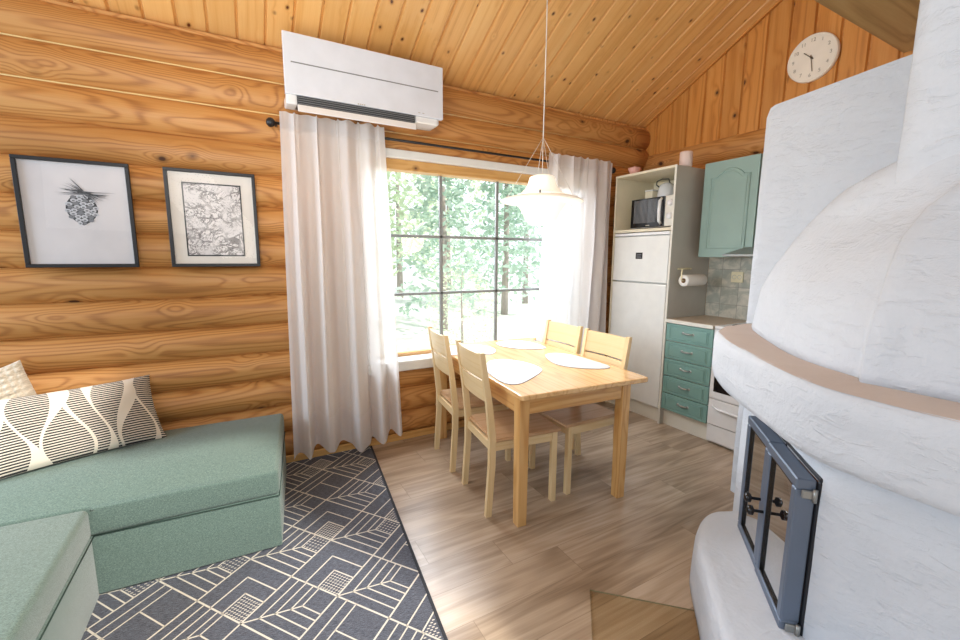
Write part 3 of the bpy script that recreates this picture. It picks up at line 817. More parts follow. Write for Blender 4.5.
# ------------------------------------------------------------------ pendant lamp
LX, LY = 1.60, 2.12
lamp = thing('pendant_lamp', 'white opal pendant lamp with a wide brim hanging over the dining table', 'lamp', (LX, LY, 0))
quick('shade', 'opal', lamp, lambda m: m.lathe([(.066, 1.918), (.074, 1.914), (.078, 1.90), (.086, 1.872), (.102, 1.845), (.128, 1.820), (.150, 1.812), (.143, 1.806)], 64))
quick('brim', 'opal_rim', lamp, lambda m: m.lathe([(.135, 1.806), (.175, 1.803), (.215, 1.793), (.244, 1.780), (.246, 1.775), (.240, 1.772), (.21, 1.768), (.165, 1.760), (.135, 1.758)], 72))
quick('lower_shade', 'opal', lamp, lambda m: m.lathe([(.150, 1.760), (.128, 1.735), (.108, 1.70), (.092, 1.665), (.072, 1.645), (.05, 1.640), (.0, 1.639)], 64))
quick('shade_top', 'opal', lamp, lambda m: m.lathe([(.067, 1.918), (.05, 1.924), (.02, 1.926), (.0, 1.926)], 48))
hook = (0, 0, 2.14)
def wires(m):
    for k in range(4):
        a = PI / 4 + k * PI / 2 + .4; m.tube([hook, (.205 * math.cos(a), .205 * math.sin(a), 1.797)], .0014, 6)
    m.tube([hook, (0, 0, 1.925)], .002, 6)
quick('suspension_wire', 'wire', lamp, wires)
quick('cord', 'wire', lamp, lambda m: m.tube([hook, (.004, 0, 2.7), (0, 0, ceil_z(LY) - .002)], .0032, 8))
quick('clip', 'print_ink2', lamp, lambda m: m.box((.150 * math.cos(4.0), .150 * math.sin(4.0), 1.812), (.008, .008, .022)))

# ------------------------------------------------------------------ kitchen along the gable wall
XF = 3.14; XB = 3.655
tc = thing('tall_cabinet', 'tall cream cabinet frame around the fridge with an open niche on top', 'cabinet', (0, 0, 0))
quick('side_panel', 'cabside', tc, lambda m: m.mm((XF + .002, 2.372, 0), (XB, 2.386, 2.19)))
quick('edge_strip', 'cabwhite', tc, lambda m: m.mm((XF - .006, 2.371, 0), (XF + .002, 2.389, 2.195), .001))
quick('side_panel', 'niche', tc, lambda m: m.mm((XF, 3.005, 0), (XB, 3.021, 2.19)))
quick('top_panel', 'niche', tc, lambda m: m.mm((XF - .004, 2.386, 2.175), (XB, 3.021, 2.195), .001))
quick('shelf', 'niche', tc, lambda m: m.mm((XF - .002, 2.387, 1.675), (XB, 3.005, 1.70), .002))
quick('back_panel', 'niche', tc, lambda m: m.mm((XB - .012, 2.387, 1.70), (XB - .002, 3.005, 2.175)))
quick('plinth', 'cabwhite', tc, lambda m: m.mm((XF + .03, 2.39, 0), (XF + .044, 3.005, .13)))
fr = thing('fridge', 'white fridge freezer with two doors in the tall cabinet beside the curtain', 'fridge', (0, 0, 0))
quick('body', 'fridge', fr, lambda m: m.mm((XF + .045, 2.40, .09), (XB - .02, 2.995, 1.665), .005))
fd = quick('freezer_door', 'fridge', fr, lambda m: m.mm((XF - .004, 2.397, 1.232), (XF + .04, 2.998, 1.635), .008, seg=2))
quick('top_edge', 'whiteplastic', fr, lambda m: m.mm((XF - .002, 2.397, 1.642), (XF + .04, 2.998, 1.668), .004))
quick('fridge_door', 'fridge', fr, lambda m: m.mm((XF - .004, 2.397, .135), (XF + .04, 2.998, 1.222), .008, seg=2))
def logo(m):
    m.mm((XF - .0055, 2.66, 1.436), (XF - .0045, 2.735, 1.492))
    for k, (a, b) in enumerate(((1.470, 1.476), (1.458, 1.463), (1.447, 1.452))): m.mm((XF - .0062, 2.672 + .008 * (k == 1), a), (XF - .005, 2.722, b), mi=1)
quick('badge', ['frameblack', 'print_ink2'], fd, logo)

mw = thing('microwave_oven', 'white microwave with dark door standing on the shelf above the fridge', 'microwave', (0, 0, 0))
quick('body', 'whiteplastic', mw, lambda m: m.mm((3.215, 2.40, 1.712), (3.56, 2.875, 1.972), .008, seg=2))
dr = quick('door', 'darkglass', mw, lambda m: m.mm((3.198, 2.515, 1.716), (3.216, 2.873, 1.968), .004))
def mesh_win(m):
    for k in range(18): m.mm((3.1968, 2.60 + .0135 * k, 1.755), (3.198, 2.606 + .0135 * k, 1.955))
quick('window_mesh', 'acslot', dr, mesh_win)
quick('badge', 'clocknum', dr, lambda m: m.mm((3.1965, 2.66, 1.727), (3.198, 2.70, 1.735)))
quick('handle', 'whiteplastic', dr, lambda m: m.tube([(3.198, 2.545, 1.74), (3.172, 2.542, 1.76), (3.163, 2.54, 1.84), (3.172, 2.542, 1.93), (3.198, 2.545, 1.95)], .013, 10))
quick('control_panel', 'cabwhite', mw, lambda m: m.mm((3.200, 2.402, 1.716), (3.216, 2.511, 1.968), .003))
for z in (1.905, 1.80): quick('dial', 'whiteplastic', mw, lambda m: (m.lathe([(0, -.02), (.024, -.02), (.028, 0)], 24, (3.200, 2.455, z), 'x')))
for y in (2.44, 2.83): quick('foot', 'black', mw, lambda m: m.mm((3.25, y - .012, 1.7), (3.5, y + .012, 1.712)))
# clutter in the niche
o = thing('kettle', 'cream appliance with a black curved handle behind the microwave, at the niche roof', 'kettle', (3.45, 2.70, 1.974))
# stands on the microwave
quick('body', 'whiteplastic', o, lambda m: m.lathe([(0, 0), (.075, 0), (.08, .02), (.074, .09), (.058, .13), (.03, .145), (0, .148)], 28))
quick('handle', 'black', o, lambda m: m.tube([(-.045, .045, .11), (-.05, .075, .135), (-.045, .075, .165), (-.03, .03, .182), (-.02, -.03, .176), (-.02, -.045, .14)], .005, 8))
o = thing('storage_box', 'small pale plastic box standing on the microwave in the niche', 'box', (3.42, 2.845, 1.973))
quick('box_body', 'niche', o, lambda m: m.mm((-.05, -.055, 0), (.05, .03, .085), .012, seg=2)); quick('lid', 'whiteplastic', o, lambda m: m.mm((-.053, -.058, .085), (.053, .033, .097), .004))
o = thing('paper_roll', 'pale pink cylinder standing on top of the tall cabinet', 'candle', (3.30, 2.415, 2.196))
quick('candle_body', 'pinkpaper', o, lambda m: m.lathe([(0, 0), (.046, 0), (.050, .004), (.050, .115), (.046, .12), (0, .118)], 32)); o.name = 'candle'
quick('wick', 'black', o, lambda m: m.tube([(0, 0, .117), (.001, 0, .127)], .0012, 6))
o = thing('bowl', 'small pink dish on top of the tall cabinet beside the curtain', 'bowl', (3.22, 2.88, 2.196))
quick('bowl_body', 'pink', o, lambda m: m.lathe([(0, 0), (.03, 0), (.034, .006), (.055, .045), (.058, .06), (.053, .06), (.03, .012), (0, .01)], 24))
quick('shell', 'pink', o, lambda m: m.lathe([(0, .012), (.025, .02), (.034, .045), (.024, .068), (0, .08)], 16))
o = MB(); o.tube([(3.18, 2.80, 2.2), (3.22, 2.62, 2.2)], .004, 8); tag(o.build('stick', 'cabwhite'), 'thin pale stick lying on top of the tall cabinet', 'stick')

bc = thing('base_cabinet', 'white base cabinet with five teal drawers between the fridge and the stove', 'cabinet', (0, 0, 0))
Y0_, Y1_ = 1.950, 2.370
quick('carcass', 'cabwhite', bc, lambda m: m.mm((XF + .02, Y0_, .14), (XB, Y1_, .905)))
quick('plinth', 'cabwhite', bc, lambda m: m.mm((XF + .045, Y0_, 0), (XF + .06, Y1_, .14)))
zs = [.148 + k * (.905 - .148) / 5 for k in range(6)]
for k in range(5):
    za, zb_ = zs[k] + .003, zs[k + 1] - .003
    def dfront(m):
        m.mm((XF, Y0_ + .002, za), (XF + .019, Y1_ - .002, zb_), .004, seg=2)
        b = .024; ya, yb, z1_, z2_ = Y0_ + .05, Y1_ - .05, za + b + .006, zb_ - b - .006
        m.box((XF - .001, (ya + yb) / 2, (z1_ + z2_) / 2), (.007, yb - ya, z2_ - z1_), .0035, seg=2)
        for lo, hi in (((XF - .003, ya - .014, z1_ - .014), (XF + .002, yb + .014, z1_ - .008)), ((XF - .003, ya - .014, z2_ + .008), (XF + .002, yb + .014, z2_ + .014)),
                       ((XF - .003, ya - .014, z1_ - .008), (XF + .002, ya - .008, z2_ + .008)), ((XF - .003, yb + .008, z1_ - .008), (XF + .002, yb + .014, z2_ + .008))): m.mm(lo, hi, .002)
    d = quick('drawer', 'teal', bc, dfront)
    yc = (Y0_ + Y1_) / 2; zc_ = (za + zb_) / 2 + .008
    def hd(m):
        m.tube([(XF - .004, yc - .042, zc_), (XF - .020, yc - .030, zc_), (XF - .024, yc, zc_), (XF - .020, yc + .030, zc_), (XF - .004, yc + .042, zc_)], [.006, .0055, .008, .0055, .006], 10)
        for s_ in (-1, 1): m.lathe([(0, -.004), (.011, -.003), (.012, 0)], 14, (XF - .002, yc + s_ * .045, zc_), 'x')
    quick('handle', 'nickel', d, hd)
wt = MB(); wt.mm((XF - .012, Y0_ + .002, .908), (XB, Y1_, .938), .003); wt.mm((XF - .014, Y0_ + .002, .909), (XF - .011, Y1_, .937), mi=1)
tag(wt.build('worktop', ['worktop', 'cabwhite']), 'beige kitchen worktop with white front edge over the teal drawers', 'worktop')
st = thing('stove', 'white kitchen stove half hidden behind the plaster fireplace', 'stove', (0, 0, 0))
SA, SB = 1.40, 1.945
quick('body', 'stove', st, lambda m: m.mm((XF + .02, SA, .012), (XB, SB, .915), .004))
quick('cooktop', 'stove', st, lambda m: m.mm((XF - .004, SA, .915), (XB, SB, .938), .004))
for (dx, dy) in ((.15, .15), (.15, .40), (.38, .15), (.38, .40)): quick('hotplate', 'darkglass', st, lambda m: m.lathe([(0, .946), (.085, .946), (.09, .938)], 28, (XF + dx, SA + dy, 0)))
quick('control_panel', 'stove', st, lambda m: m.mm((XF - .002, SA, .795), (XF + .022, SB, .912), .004))
for k in range(5): quick('knob', 'whiteplastic', st, lambda m: m.lathe([(0, -.022), (.016, -.022), (.02, 0)], 18, (XF - .003, SA + .08 + .095 * k, .855), 'x'))
od = quick('oven_door', 'stove', st, lambda m: m.mm((XF - .006, SA + .003, .375), (XF + .02, SB - .003, .788), .006, seg=2))
quick('window', 'darkglass', od, lambda m: m.mm((XF - .0085, SA + .08, .43), (XF - .005, SB - .035, .68), .001))
quick('handle', 'stove', od, lambda m: m.tube([(XF - .006, SA + .06, .745), (XF - .04, SA + .07, .745), (XF - .04, SB - .07, .745), (XF - .006, SB - .06, .745)], .009, 10))
sd = quick('storage_drawer', 'stove', st, lambda m: m.mm((XF - .004, SA + .003, .165), (XF + .02, SB - .003, .368), .006, seg=2))
quick('handle', 'stove', sd, lambda m: m.tube([(XF - .004, SB - .04, .315), (XF - .022, SB - .09, .302), (XF - .024, (SA + SB) / 2, .295), (XF - .022, SA + .09, .302), (XF - .004, SA + .04, .315)], .011, 10))
quick('plinth', 'whiteplastic', st, lambda m: m.mm((XF + .006, SA + .005, .03), (XF + .02, SB - .003, .158)))

def wallcab(label, ya, yb, arch=True):
    wc = thing('wall_cabinet', label, 'cabinet', (0, 0, 0)); XD = 3.37; z0, z1 = 1.455, 2.205
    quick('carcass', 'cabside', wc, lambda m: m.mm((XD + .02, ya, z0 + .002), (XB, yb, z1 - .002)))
    def dm(m):
        m.mm((XD, ya + .002, z0), (XD + .019, yb - .002, z1), .005, seg=2)
        if arch:
            a, b = ya + .065, yb - .065; zz0, zz1 = z0 + .07, z1 - .125; pts = [(XD - .001, a, zz0), (XD - .001, b, zz0), (XD - .001, b, zz1)]
            pts += [(XD - .001, b - .045, zz1)]
            for k in range(1, 16):
                t = k / 16; pts.append((XD - .001, b - .045 + (a + .045 - b + .045) * t, zz1 + .055 * math.sin(PI * t) ** .8))
            pts += [(XD - .001, a + .045, zz1), (XD - .001, a, zz1)]
            m.tube(pts, .0065, 8, closed=True)
            m.tube([(p[0] + .002, (p[1] - (a + b) / 2) * .86 + (a + b) / 2, (p[2] - (zz0 + zz1) / 2) * .93 + (zz0 + zz1) / 2) for p in pts], .004, 6, closed=True)
    quick('door', 'tealup', wc, dm)
wallcab('sage green wall cabinet with arched door panel, beside the tall cabinet', 1.852, 2.288)
wallcab('sage green wall cabinet nearer the fireplace, mostly hidden behind the plaster wall', 1.36, 1.846)
rh = thing('range_hood', 'grey sloping cooker hood under the wall cabinet at the plaster wall', 'cooker hood', (0, 0, 0))
def hood(m):
    ya, yb = 1.38, 1.93
    vs = [(3.13, ya, 1.462), (3.13, yb, 1.462), (3.65, yb, 1.44), (3.65, ya, 1.44), (3.13, ya, 1.475), (3.13, yb, 1.475), (3.36, yb - .03, 1.53), (3.36, ya, 1.53), (3.65, yb, 1.452), (3.65, ya, 1.452)]
    m.add(vs, [(0, 1, 2, 3), (0, 4, 5, 1), (4, 7, 6, 5), (6, 7, 9, 8), (1, 5, 6, 8, 2), (0, 3, 9, 7, 4)])
quick('canopy', 'steelgrey', rh, hood)
quick('switch_strip', 'cabwhite', rh, lambda m: m.mm((3.125, 1.45, 1.464), (3.131, 1.62, 1.474)))
# tiles, socket, towel roll
ts = MB(); ts.mm((XB, 1.2, .938), (XB + .022, 2.370, 1.46)); tag(ts.build('tile_splashback', 'tiles'), 'grey marbled wall tiles behind the kitchen worktop', 'tiles')
so = thing('wall_socket', 'ivory wall socket on the grey kitchen tiles', 'socket', (XB - .001, 2.105, 1.29))
quick('plate', 'outlet', so, lambda m: m.mm((-.010, -.05, -.045), (0, .05, .045), .004, seg=2))
for s_ in (-1, 1): quick('socket_hole', 'nickel', so, lambda m: m.lathe([(0, -.009), (.014, -.009), (.017, -.0125), (.019, -.009)], 20, (0, s_ * .022, 0), 'x'))
th = thing('paper_towel_holder', 'pale wire towel holder mounted on the tall cabinet side above the worktop', 'towel holder', (0, 0, 0))
quick('bracket', 'outlet', th, lambda m: (m.box((3.32, 2.366, 1.355), (.18, .010, .014), .003), m.tube([(3.37, 2.36, 1.355), (3.33, 2.335, 1.360), (3.24, 2.30, 1.362), (3.175, 2.283, 1.352), (3.165, 2.28, 1.32), (3.166, 2.28, 1.28), (3.172, 2.28, 1.266), (3.19, 2.28, 1.262), (3.46, 2.28, 1.262)], .006, 8)))
pt = thing('paper_towel_roll', 'white paper towel roll on the holder at the side of the tall cabinet', 'paper towel', (3.32, 2.28, 1.262))
def roll(m):
    m.lathe([(.02, -.125), (.046, -.125), (.048, -.12), (.048, .12), (.046, .125), (.02, .125), (.02, -.125)], 32, (0, 0, 0), 'x')
quick('paper', 'paper', pt, roll)
quick('cardboard_core', 'seat', pt, lambda m: m.lathe([(.0195, -.126), (.0195, .126)], 20, (0, 0, 0), 'x'))

# ------------------------------------------------------------------ wall clock
ck = thing('wall_clock', 'round ivory wall clock on the wooden gable above the plaster wall', 'clock', (XG - .019, 1.745, 2.875))
quick('case', 'clockface', ck, lambda m: m.lathe([(0, 0), (.158, 0), (.160, -.01), (.158, -.032), (.152, -.036), (.147, -.033)], 64, axis='x'))
quick('dial', 'clockface', ck, lambda m: m.lathe([(0, -.031), (.149, -.031)], 64, axis='x'))
def clk(a, r): return (-.034, -r * math.sin(a), r * math.cos(a))   # the wall faces -x: clockwise runs to -y
def add_text(s, size, parent, loc):
    cu = bpy.data.curves.new('t', 'FONT'); cu.body = s; cu.size = size; cu.align_x = 'CENTER'; cu.align_y = 'CENTER'; cu.extrude = .0004
    to = bpy.data.objects.new('t', cu); COL.objects.link(to); bpy.context.view_layer.update()
    me = bpy.data.meshes.new_from_object(to.evaluated_get(bpy.context.evaluated_depsgraph_get())); bpy.data.objects.remove(to); bpy.data.curves.remove(cu)
    me.name = 'numeral'; me.materials.clear(); me.materials.append(M['clocknum'])
    o = bpy.data.objects.new('numeral', me); COL.objects.link(o); o.parent = parent
    # text x -> world -y, text y -> world z
    o.matrix_local = Matrix(((0, 0, -1, loc[0]), (-1, 0, 0, loc[1]), (0, 1, 0, loc[2]), (0, 0, 0, 1)))
    return o
for h in range(1, 13): add_text(str(h), .034, ck, clk(2 * PI * h / 12, .118))
def handm(ang, L, w, x):
    def fn(m):
        d = Vector((0, -math.sin(ang), math.cos(ang))); n = Vector((0, -math.cos(ang), -math.sin(ang))) * w
        a, b = d * -.018, d * L
        vs = [Vector((x, 0, 0)) + q for q in (a - n, a + n, b + n * .7, b - n * .7)]
        m.add(vs + [v + Vector((-.0015, 0, 0)) for v in vs], [(0, 1, 2, 3), (4, 7, 6, 5), (0, 4, 5, 1), (1, 5, 6, 2), (2, 6, 7, 3), (3, 7, 4, 0)])
    return fn
quick('hour_hand', 'hand', ck, handm(2 * PI * 10.42 / 12, .070, .0035, -.036)); quick('minute_hand', 'hand', ck, handm(2 * PI * 28.5 / 60, .098, .0028, -.039))
quick('hub', 'hand', ck, lambda m: m.lathe([(0, -.044), (.006, -.043), (.007, -.031)], 16, axis='x'))

# ------------------------------------------------------------------ plaster fireplace
fp = thing('fireplace', 'large white plastered corner fireplace with curved mantel and blue grey fire doors', 'fireplace', (0, 0, 0))
def dense(poly, step=.05):
    out = []
    for i in range(len(poly)):
        a, b = Vector(poly[i]), Vector(poly[(i + 1) % len(poly)]); n = max(1, int((b - a).length / step))
        out += [a + (b - a) * k / n for k in range(n)]
    return out
def crv(pts, n=6):
    """catmull-rom through open list"""
    P = [Vector(p) for p in pts]; out = []
    for i in range(len(P) - 1):
        a, b, c, d = P[max(i - 1, 0)], P[i], P[i + 1], P[min(i + 2, len(P) - 1)]
        for k in range(n):
            t = k / n; out.append(.5 * ((2 * b) + (c - a) * t + (2 * a - 5 * b + 4 * c - d) * t * t + (-a + 3 * b - 3 * c + d) * t ** 3))
    out.append(P[-1]); return out
def loft(m, rings, capb=True, capt=True, lump=.006, seed=0, mis=None):
    """rings: list of (list of xyz) with equal counts, closed"""
    n = len(rings[0]); vs = []
    for r in rings:
        for p in r:
            p = Vector(p); q = noise.noise_vector(p * 3.2 + Vector((seed, 0, 0))) * lump + noise.noise_vector(p * 11 + Vector((seed, 5, 0))) * lump * .35
            vs.append(p + q)
    fs = []
    for i in range(len(rings) - 1):
        for k in range(n): fs.append((i * n + k, i * n + (k + 1) % n, (i + 1) * n + (k + 1) % n, (i + 1) * n + k))
    if capb: fs.append(tuple(reversed(range(n))))
    if capt: fs.append(tuple((len(rings) - 1) * n + k for k in range(n)))
    m.add(vs, fs, smooth=True)
def ringz(poly, z, inset=0, c=None):
    if inset:
        n = len(poly); out = []
        for i in range(n):
            t = (poly[(i + 1) % n] - poly[i - 1]).normalized(); nn = Vector((t.y, -t.x)); out.append(poly[i] + nn * inset)
        poly = out
    return [(p.x, p.y, z) for p in poly]
# plan outlines run from the near right corner counter-clockwise seen from above when reversed
BK = [(3.0, 1.10), (3.0, -.75)]
mantel = dense([tuple(p) for p in crv([(1.40, -.75), (1.402, -.2), (1.41, .25), (1.425, .42), (1.455, .565), (1.53, .70), (1.67, .87), (1.85, 1.07), (2.0, 1.215), (2.12, 1.305), (2.30, 1.375)], 6)] + [(2.50, 1.38), (3.0, 1.2), (3.0, -.75)], .045)
def signed(poly): return sum(poly[i].x * poly[(i + 1) % len(poly)].y - poly[(i + 1) % len(poly)].x * poly[i].y for i in range(len(poly)))
SG = 1 if signed(mantel) > 0 else -1
def ins(z, d): return ringz(mantel, z, -SG * d)
def ring_in(poly, z, d):
    s = 1 if signed(poly) > 0 else -1; return ringz(poly, z, -s * d)
def mant(m):
    rings = [ring_in(mantel, .858, .05), ring_in(mantel, .856, .02), ring_in(mantel, .862, .006), ring_in(mantel, .885, 0)]
    rings += [ring_in(mantel, z, -.004) for z in (.92, .96, 1.0, 1.03)] + [ring_in(mantel, 1.058, 0), ring_in(mantel, 1.072, .006), ring_in(mantel, 1.08, .018)]
    loft(m, rings, True, False, .007, 1)
quick('mantel', 'plaster', fp, mant)
quick('mantel_top', 'shelfplaster', fp, lambda m: loft(m, [ring_in(mantel, 1.079, .012), ring_in(mantel, 1.082, .03), ring_in(mantel, 1.082, .08)], False, True, .002, 1))
body = dense([(1.508, -.75), (1.508, .50), (1.513, .556), (1.985, .992), (2.025, 1.04), (2.06, 1.10), (2.6, 1.16), (3.0, 1.1), (3.0, -.75)], .05)
quick('body', 'plaster', fp, lambda m: loft(m, [ringz(body, z) for z in [.0 + .06 * k for k in range(15)] + [.87]], True, True, .006, 2))
# raised heart bench below the doors
hb = [tuple(p) for p in crv([(1.14, -.75), (1.15, .2), (1.21, .55), (1.32, .725), (1.45, .848), (1.60, .985), (1.70, 1.065), (1.82, 1.125), (1.94, 1.135), (2.05, 1.08)], 6)] + [(2.5, 1.0), (2.5, -.75)]
hb2 = dense(hb, .05)
def hearth(m):
    loft(m, [ring_in(hb2, 0, -.004), ring_in(hb2, .05, -.004), ring_in(hb2, .13, 0), ring_in(hb2, .19, .004), ring_in(hb2, .222, .012), ring_in(hb2, .236, .028), ring_in(hb2, .24, .05)], True, True, .006, 4)
quick('hearth', 'plaster', fp, hearth)
# hood: front (near) -> crease -> chamfer -> left extreme -> back
def hoodm(m):
    st_ = [  # z, F.x, C(x,y), M(x,y), L(x,y), B(x,y)
        (1.078, 1.605, (1.655, .545), (1.80, .78), (2.22, 1.17), (2.50, 1.33)),
        (1.18, 1.615, (1.675, .550), (1.83, .80), (2.22, 1.16), (2.50, 1.32)),
        (1.30, 1.655, (1.715, .550), (1.88, .81), (2.22, 1.15), (2.50, 1.28)),
        (1.42, 1.72, (1.775, .550), (1.95, .81), (2.235, 1.11), (2.50, 1.22)),
        (1.52, 1.79, (1.840, .550), (2.01, .80), (2.24, 1.055), (2.50, 1.15)),
        (1.61, 1.86, (1.905, .525), (2.05, .78), (2.235, .99), (2.50, 1.08)),
        (1.68, 1.90, (1.945, .465), (2.04, .74), (2.225, .925), (2.50, 1.00)),
        (1.735, 1.93, (1.965, .39), (2.035, .685), (2.21, .86), (2.50, .93)),
        (1.775, 1.955, (1.98, .32), (2.035, .64), (2.20, .78), (2.50, .84)),
        (1.805, 1.975, (1.99, .26), (2.04, .60), (2.20, .70), (2.50, .72))]
    rings = []
    def sub(a, b, n): a, b = Vector(a), Vector(b); return [a + (b - a) * k / n for k in range(n)]
    fine = []
    for i in range(len(st_) - 1):
        for k in range(3):
            t = k / 3; A, B = st_[i], st_[i + 1]
            fine.append(tuple((a + (b - a) * t) if not isinstance(a, tuple) else tuple(p + (q - p) * t for p, q in zip(a, b)) for a, b in zip(A, B)))
    fine.append(st_[-1])
    for z, fx, C, Mi, L, B in fine:
        ar = crv([C, Mi, L, B], 6)
        pts = sub((fx, -.75), (fx, C[1] - .12), 14) + [Vector((fx + .004, C[1] - .055)), Vector(((fx + C[0]) / 2 - .024, C[1] - .012)), Vector((C[0] - .016, C[1] + .004))] + ar + sub((2.75, B[1]), (2.75, -.75), 8)
        rings.append([(p.x, p.y, z) for p in pts])
    loft(m, rings, True, True, .009, 6)
quick('hood', 'plaster', fp, hoodm)
def chim(m):
    poly = dense([(2.0, -.75), (2.0, .60), (2.012, .645), (2.05, .66), (2.62, .66), (2.62, -.75)], .08)
    loft(m, [ringz(poly, 1.6 + .1 * k) for k in range(27)], True, True, .006, 8)
quick('chimney', 'plaster', fp, chim)
# tall plaster heat wall between kitchen and fireplace (plane x = const, facing the room)
def slab(m):
    ny, nz = 26, 40
    ya, yb = 1.425, .30; zt = lambda y: 2.272 + (1.40 - y) * .09
    def fn(s, t):
        y = ya + (yb - ya) * s; z = zt(y) * t
        # rounded top left corner
        r = .05; dy = ya - y; 
        if dy < r and z > zt(y) - r: 
            z = min(z, zt(y) - r + math.sqrt(max(0, r * r - (r - dy) ** 2)))
        p = Vector((2.60, y, z)); q = noise.noise_vector(p * 3) * .006
        ex = 0
        if dy < .02: ex = .01 * (1 - dy / .02)
        return p + q + Vector((ex, 0, 0))
    m.grid(fn, ny * 2, nz)
    m.grid(lambda s, t: fn(0, t) + Vector((.2 * s, 0, 0)), 3, nz)
    m.grid(lambda s, t: fn(t, 1) + Vector((.2 * s, 0, 0)), 3, ny * 2)
quick('heat_wall', 'plaster', fp, slab)
# fire doors, 45 degree face : local frame  x along face (away from camera), y out of the face
A47 = R(47.6); dx_ = Vector((math.sin(A47), math.cos(A47), 0)); nn = Vector((-math.cos(A47), math.sin(A47), 0))
FM = Matrix(((dx_.x, nn.x, 0, 1.481), (dx_.y, nn.y, 0, .611), (0, 0, 1, 0), (0, 0, 0, 1)))
def fdoor(u0, u1, z0, z1, out, swing):
    d = bpy.data.objects.new('fire_door', None); 
    mdo = MB()
    b = .036; T = .055
    Md = FM @ Matrix.Translation((u0, out, 0)) @ Matrix.Rotation(swing, 4, 'Z')
    w = u1 - u0
    for lo, hi in (((0, -T, z1 - b), (w, 0, z1)), ((0, -T, z0), (w, 0, z0 + b)), ((0, -T, z0 + b), (b, 0, z1 - b)), ((w - b, -T, z0 + b), (w, 0, z1 - b))): mdo.mm(lo, hi, .004, mat=Md)
    dd = mdo.build('fire_door', 'doormetal', fp)
    quick('glass', 'doorglass', dd, lambda m: m.add([Md @ Vector(p) for p in ((b, -.012, z0 + b), (w - b, -.012, z0 + b), (w - b, -.012, z1 - b), (b, -.012, z1 - b))], [(0, 1, 2, 3)]))
    def gasket(m):
        for lo, hi in (((b, -.012, z1 - b - .006), (w - b, -.004, z1 - b)), ((b, -.012, z0 + b), (w - b, -.004, z0 + b + .006)), ((b, -.012, z0 + b), (b + .006, -.004, z1 - b)), ((w - b - .006, -.012, z0 + b), (w - b, -.004, z1 - b))): m.mm(lo, hi, mat=Md)
    quick('gasket', 'knob', dd, gasket)
    return dd, Md, w
z0d, z1d = .232, .768
dd, Md, w = fdoor(.0, .284, z0d, z1d, 0, 0)
def kn(xx, zz, Mx):
    def fn(m):
        pts = [Mx @ Vector((xx, 0, zz)), Mx @ Vector((xx, .035, zz)), Mx @ Vector((xx - .0, .045, zz + .01))]
        m.tube(pts, .006, 8); m.tube([Mx @ Vector((xx, .030, zz)), Mx @ Vector((xx, .036, zz)), Mx @ Vector((xx, .05, zz)), Mx @ Vector((xx, .056, zz))], [.006, .018, .018, .008], 14)
    return fn
quick('knob', 'knob', dd, kn(.255, .50, Md))
for zz in (z1d - .06, z0d + .005):
    def hinge(m):
        m.mm((-.010, -.055, zz), (.0, -.015, zz + .028), .003, mat=FM); m.tube([FM @ Vector((-.012, -.048, zz - .006)), FM @ Vector((-.012, -.048, zz + .036))], .007, 10)
    quick('hinge', 'steelgrey', dd, hinge)
dd2, Md2, w2 = fdoor(.290, .577, z0d, z1d, -.004, 0)
quick('knob', 'knob', dd2, kn(.022, .52, Md2))
def ffr(m):
    o = -.056
    for lo, hi in (((-.012, -.11, z1d), (.592, o, z1d + .014)), ((-.012, -.11, z0d - .012), (.592, o, z0d)), ((-.012, -.11, z0d), (.006, o, z1d)), ((.577, -.11, z0d), (.592, o, z1d)), ((.280, -.11, z0d), (.294, o, z1d))): m.mm(lo, hi, .003, mat=FM)
quick('door_frame', 'dooredge', fp, ffr)
quick('firebox', 'fireboxrefl', fp, lambda m: m.mm((.008, -.068, z0d + .01), (.575, -.060, z1d - .005), mat=FM))

# ------------------------------------------------------------------ glass floor plate before the hearth
gp = MB()
q = [(1.25, 1.235), (1.70, .80), (1.36, .40), (.92, .86)]
gp.add([(x, y, .0008) for x, y in q] + [(x, y, .0068) for x, y in q], [(3, 2, 1, 0), (4, 5, 6, 7)])
gp.add([(x, y, .0008) for x, y in q] + [(x, y, .0068) for x, y in q], [(0, 1, 5, 4), (1, 2, 6, 5), (2, 3, 7, 6), (3, 0, 4, 7)], mi=1)
tag(gp.build('floor_glass_plate', ['plateglass', 'plateedge']), 'clear glass plate lying on the floor in front of the fireplace', 'glass plate')

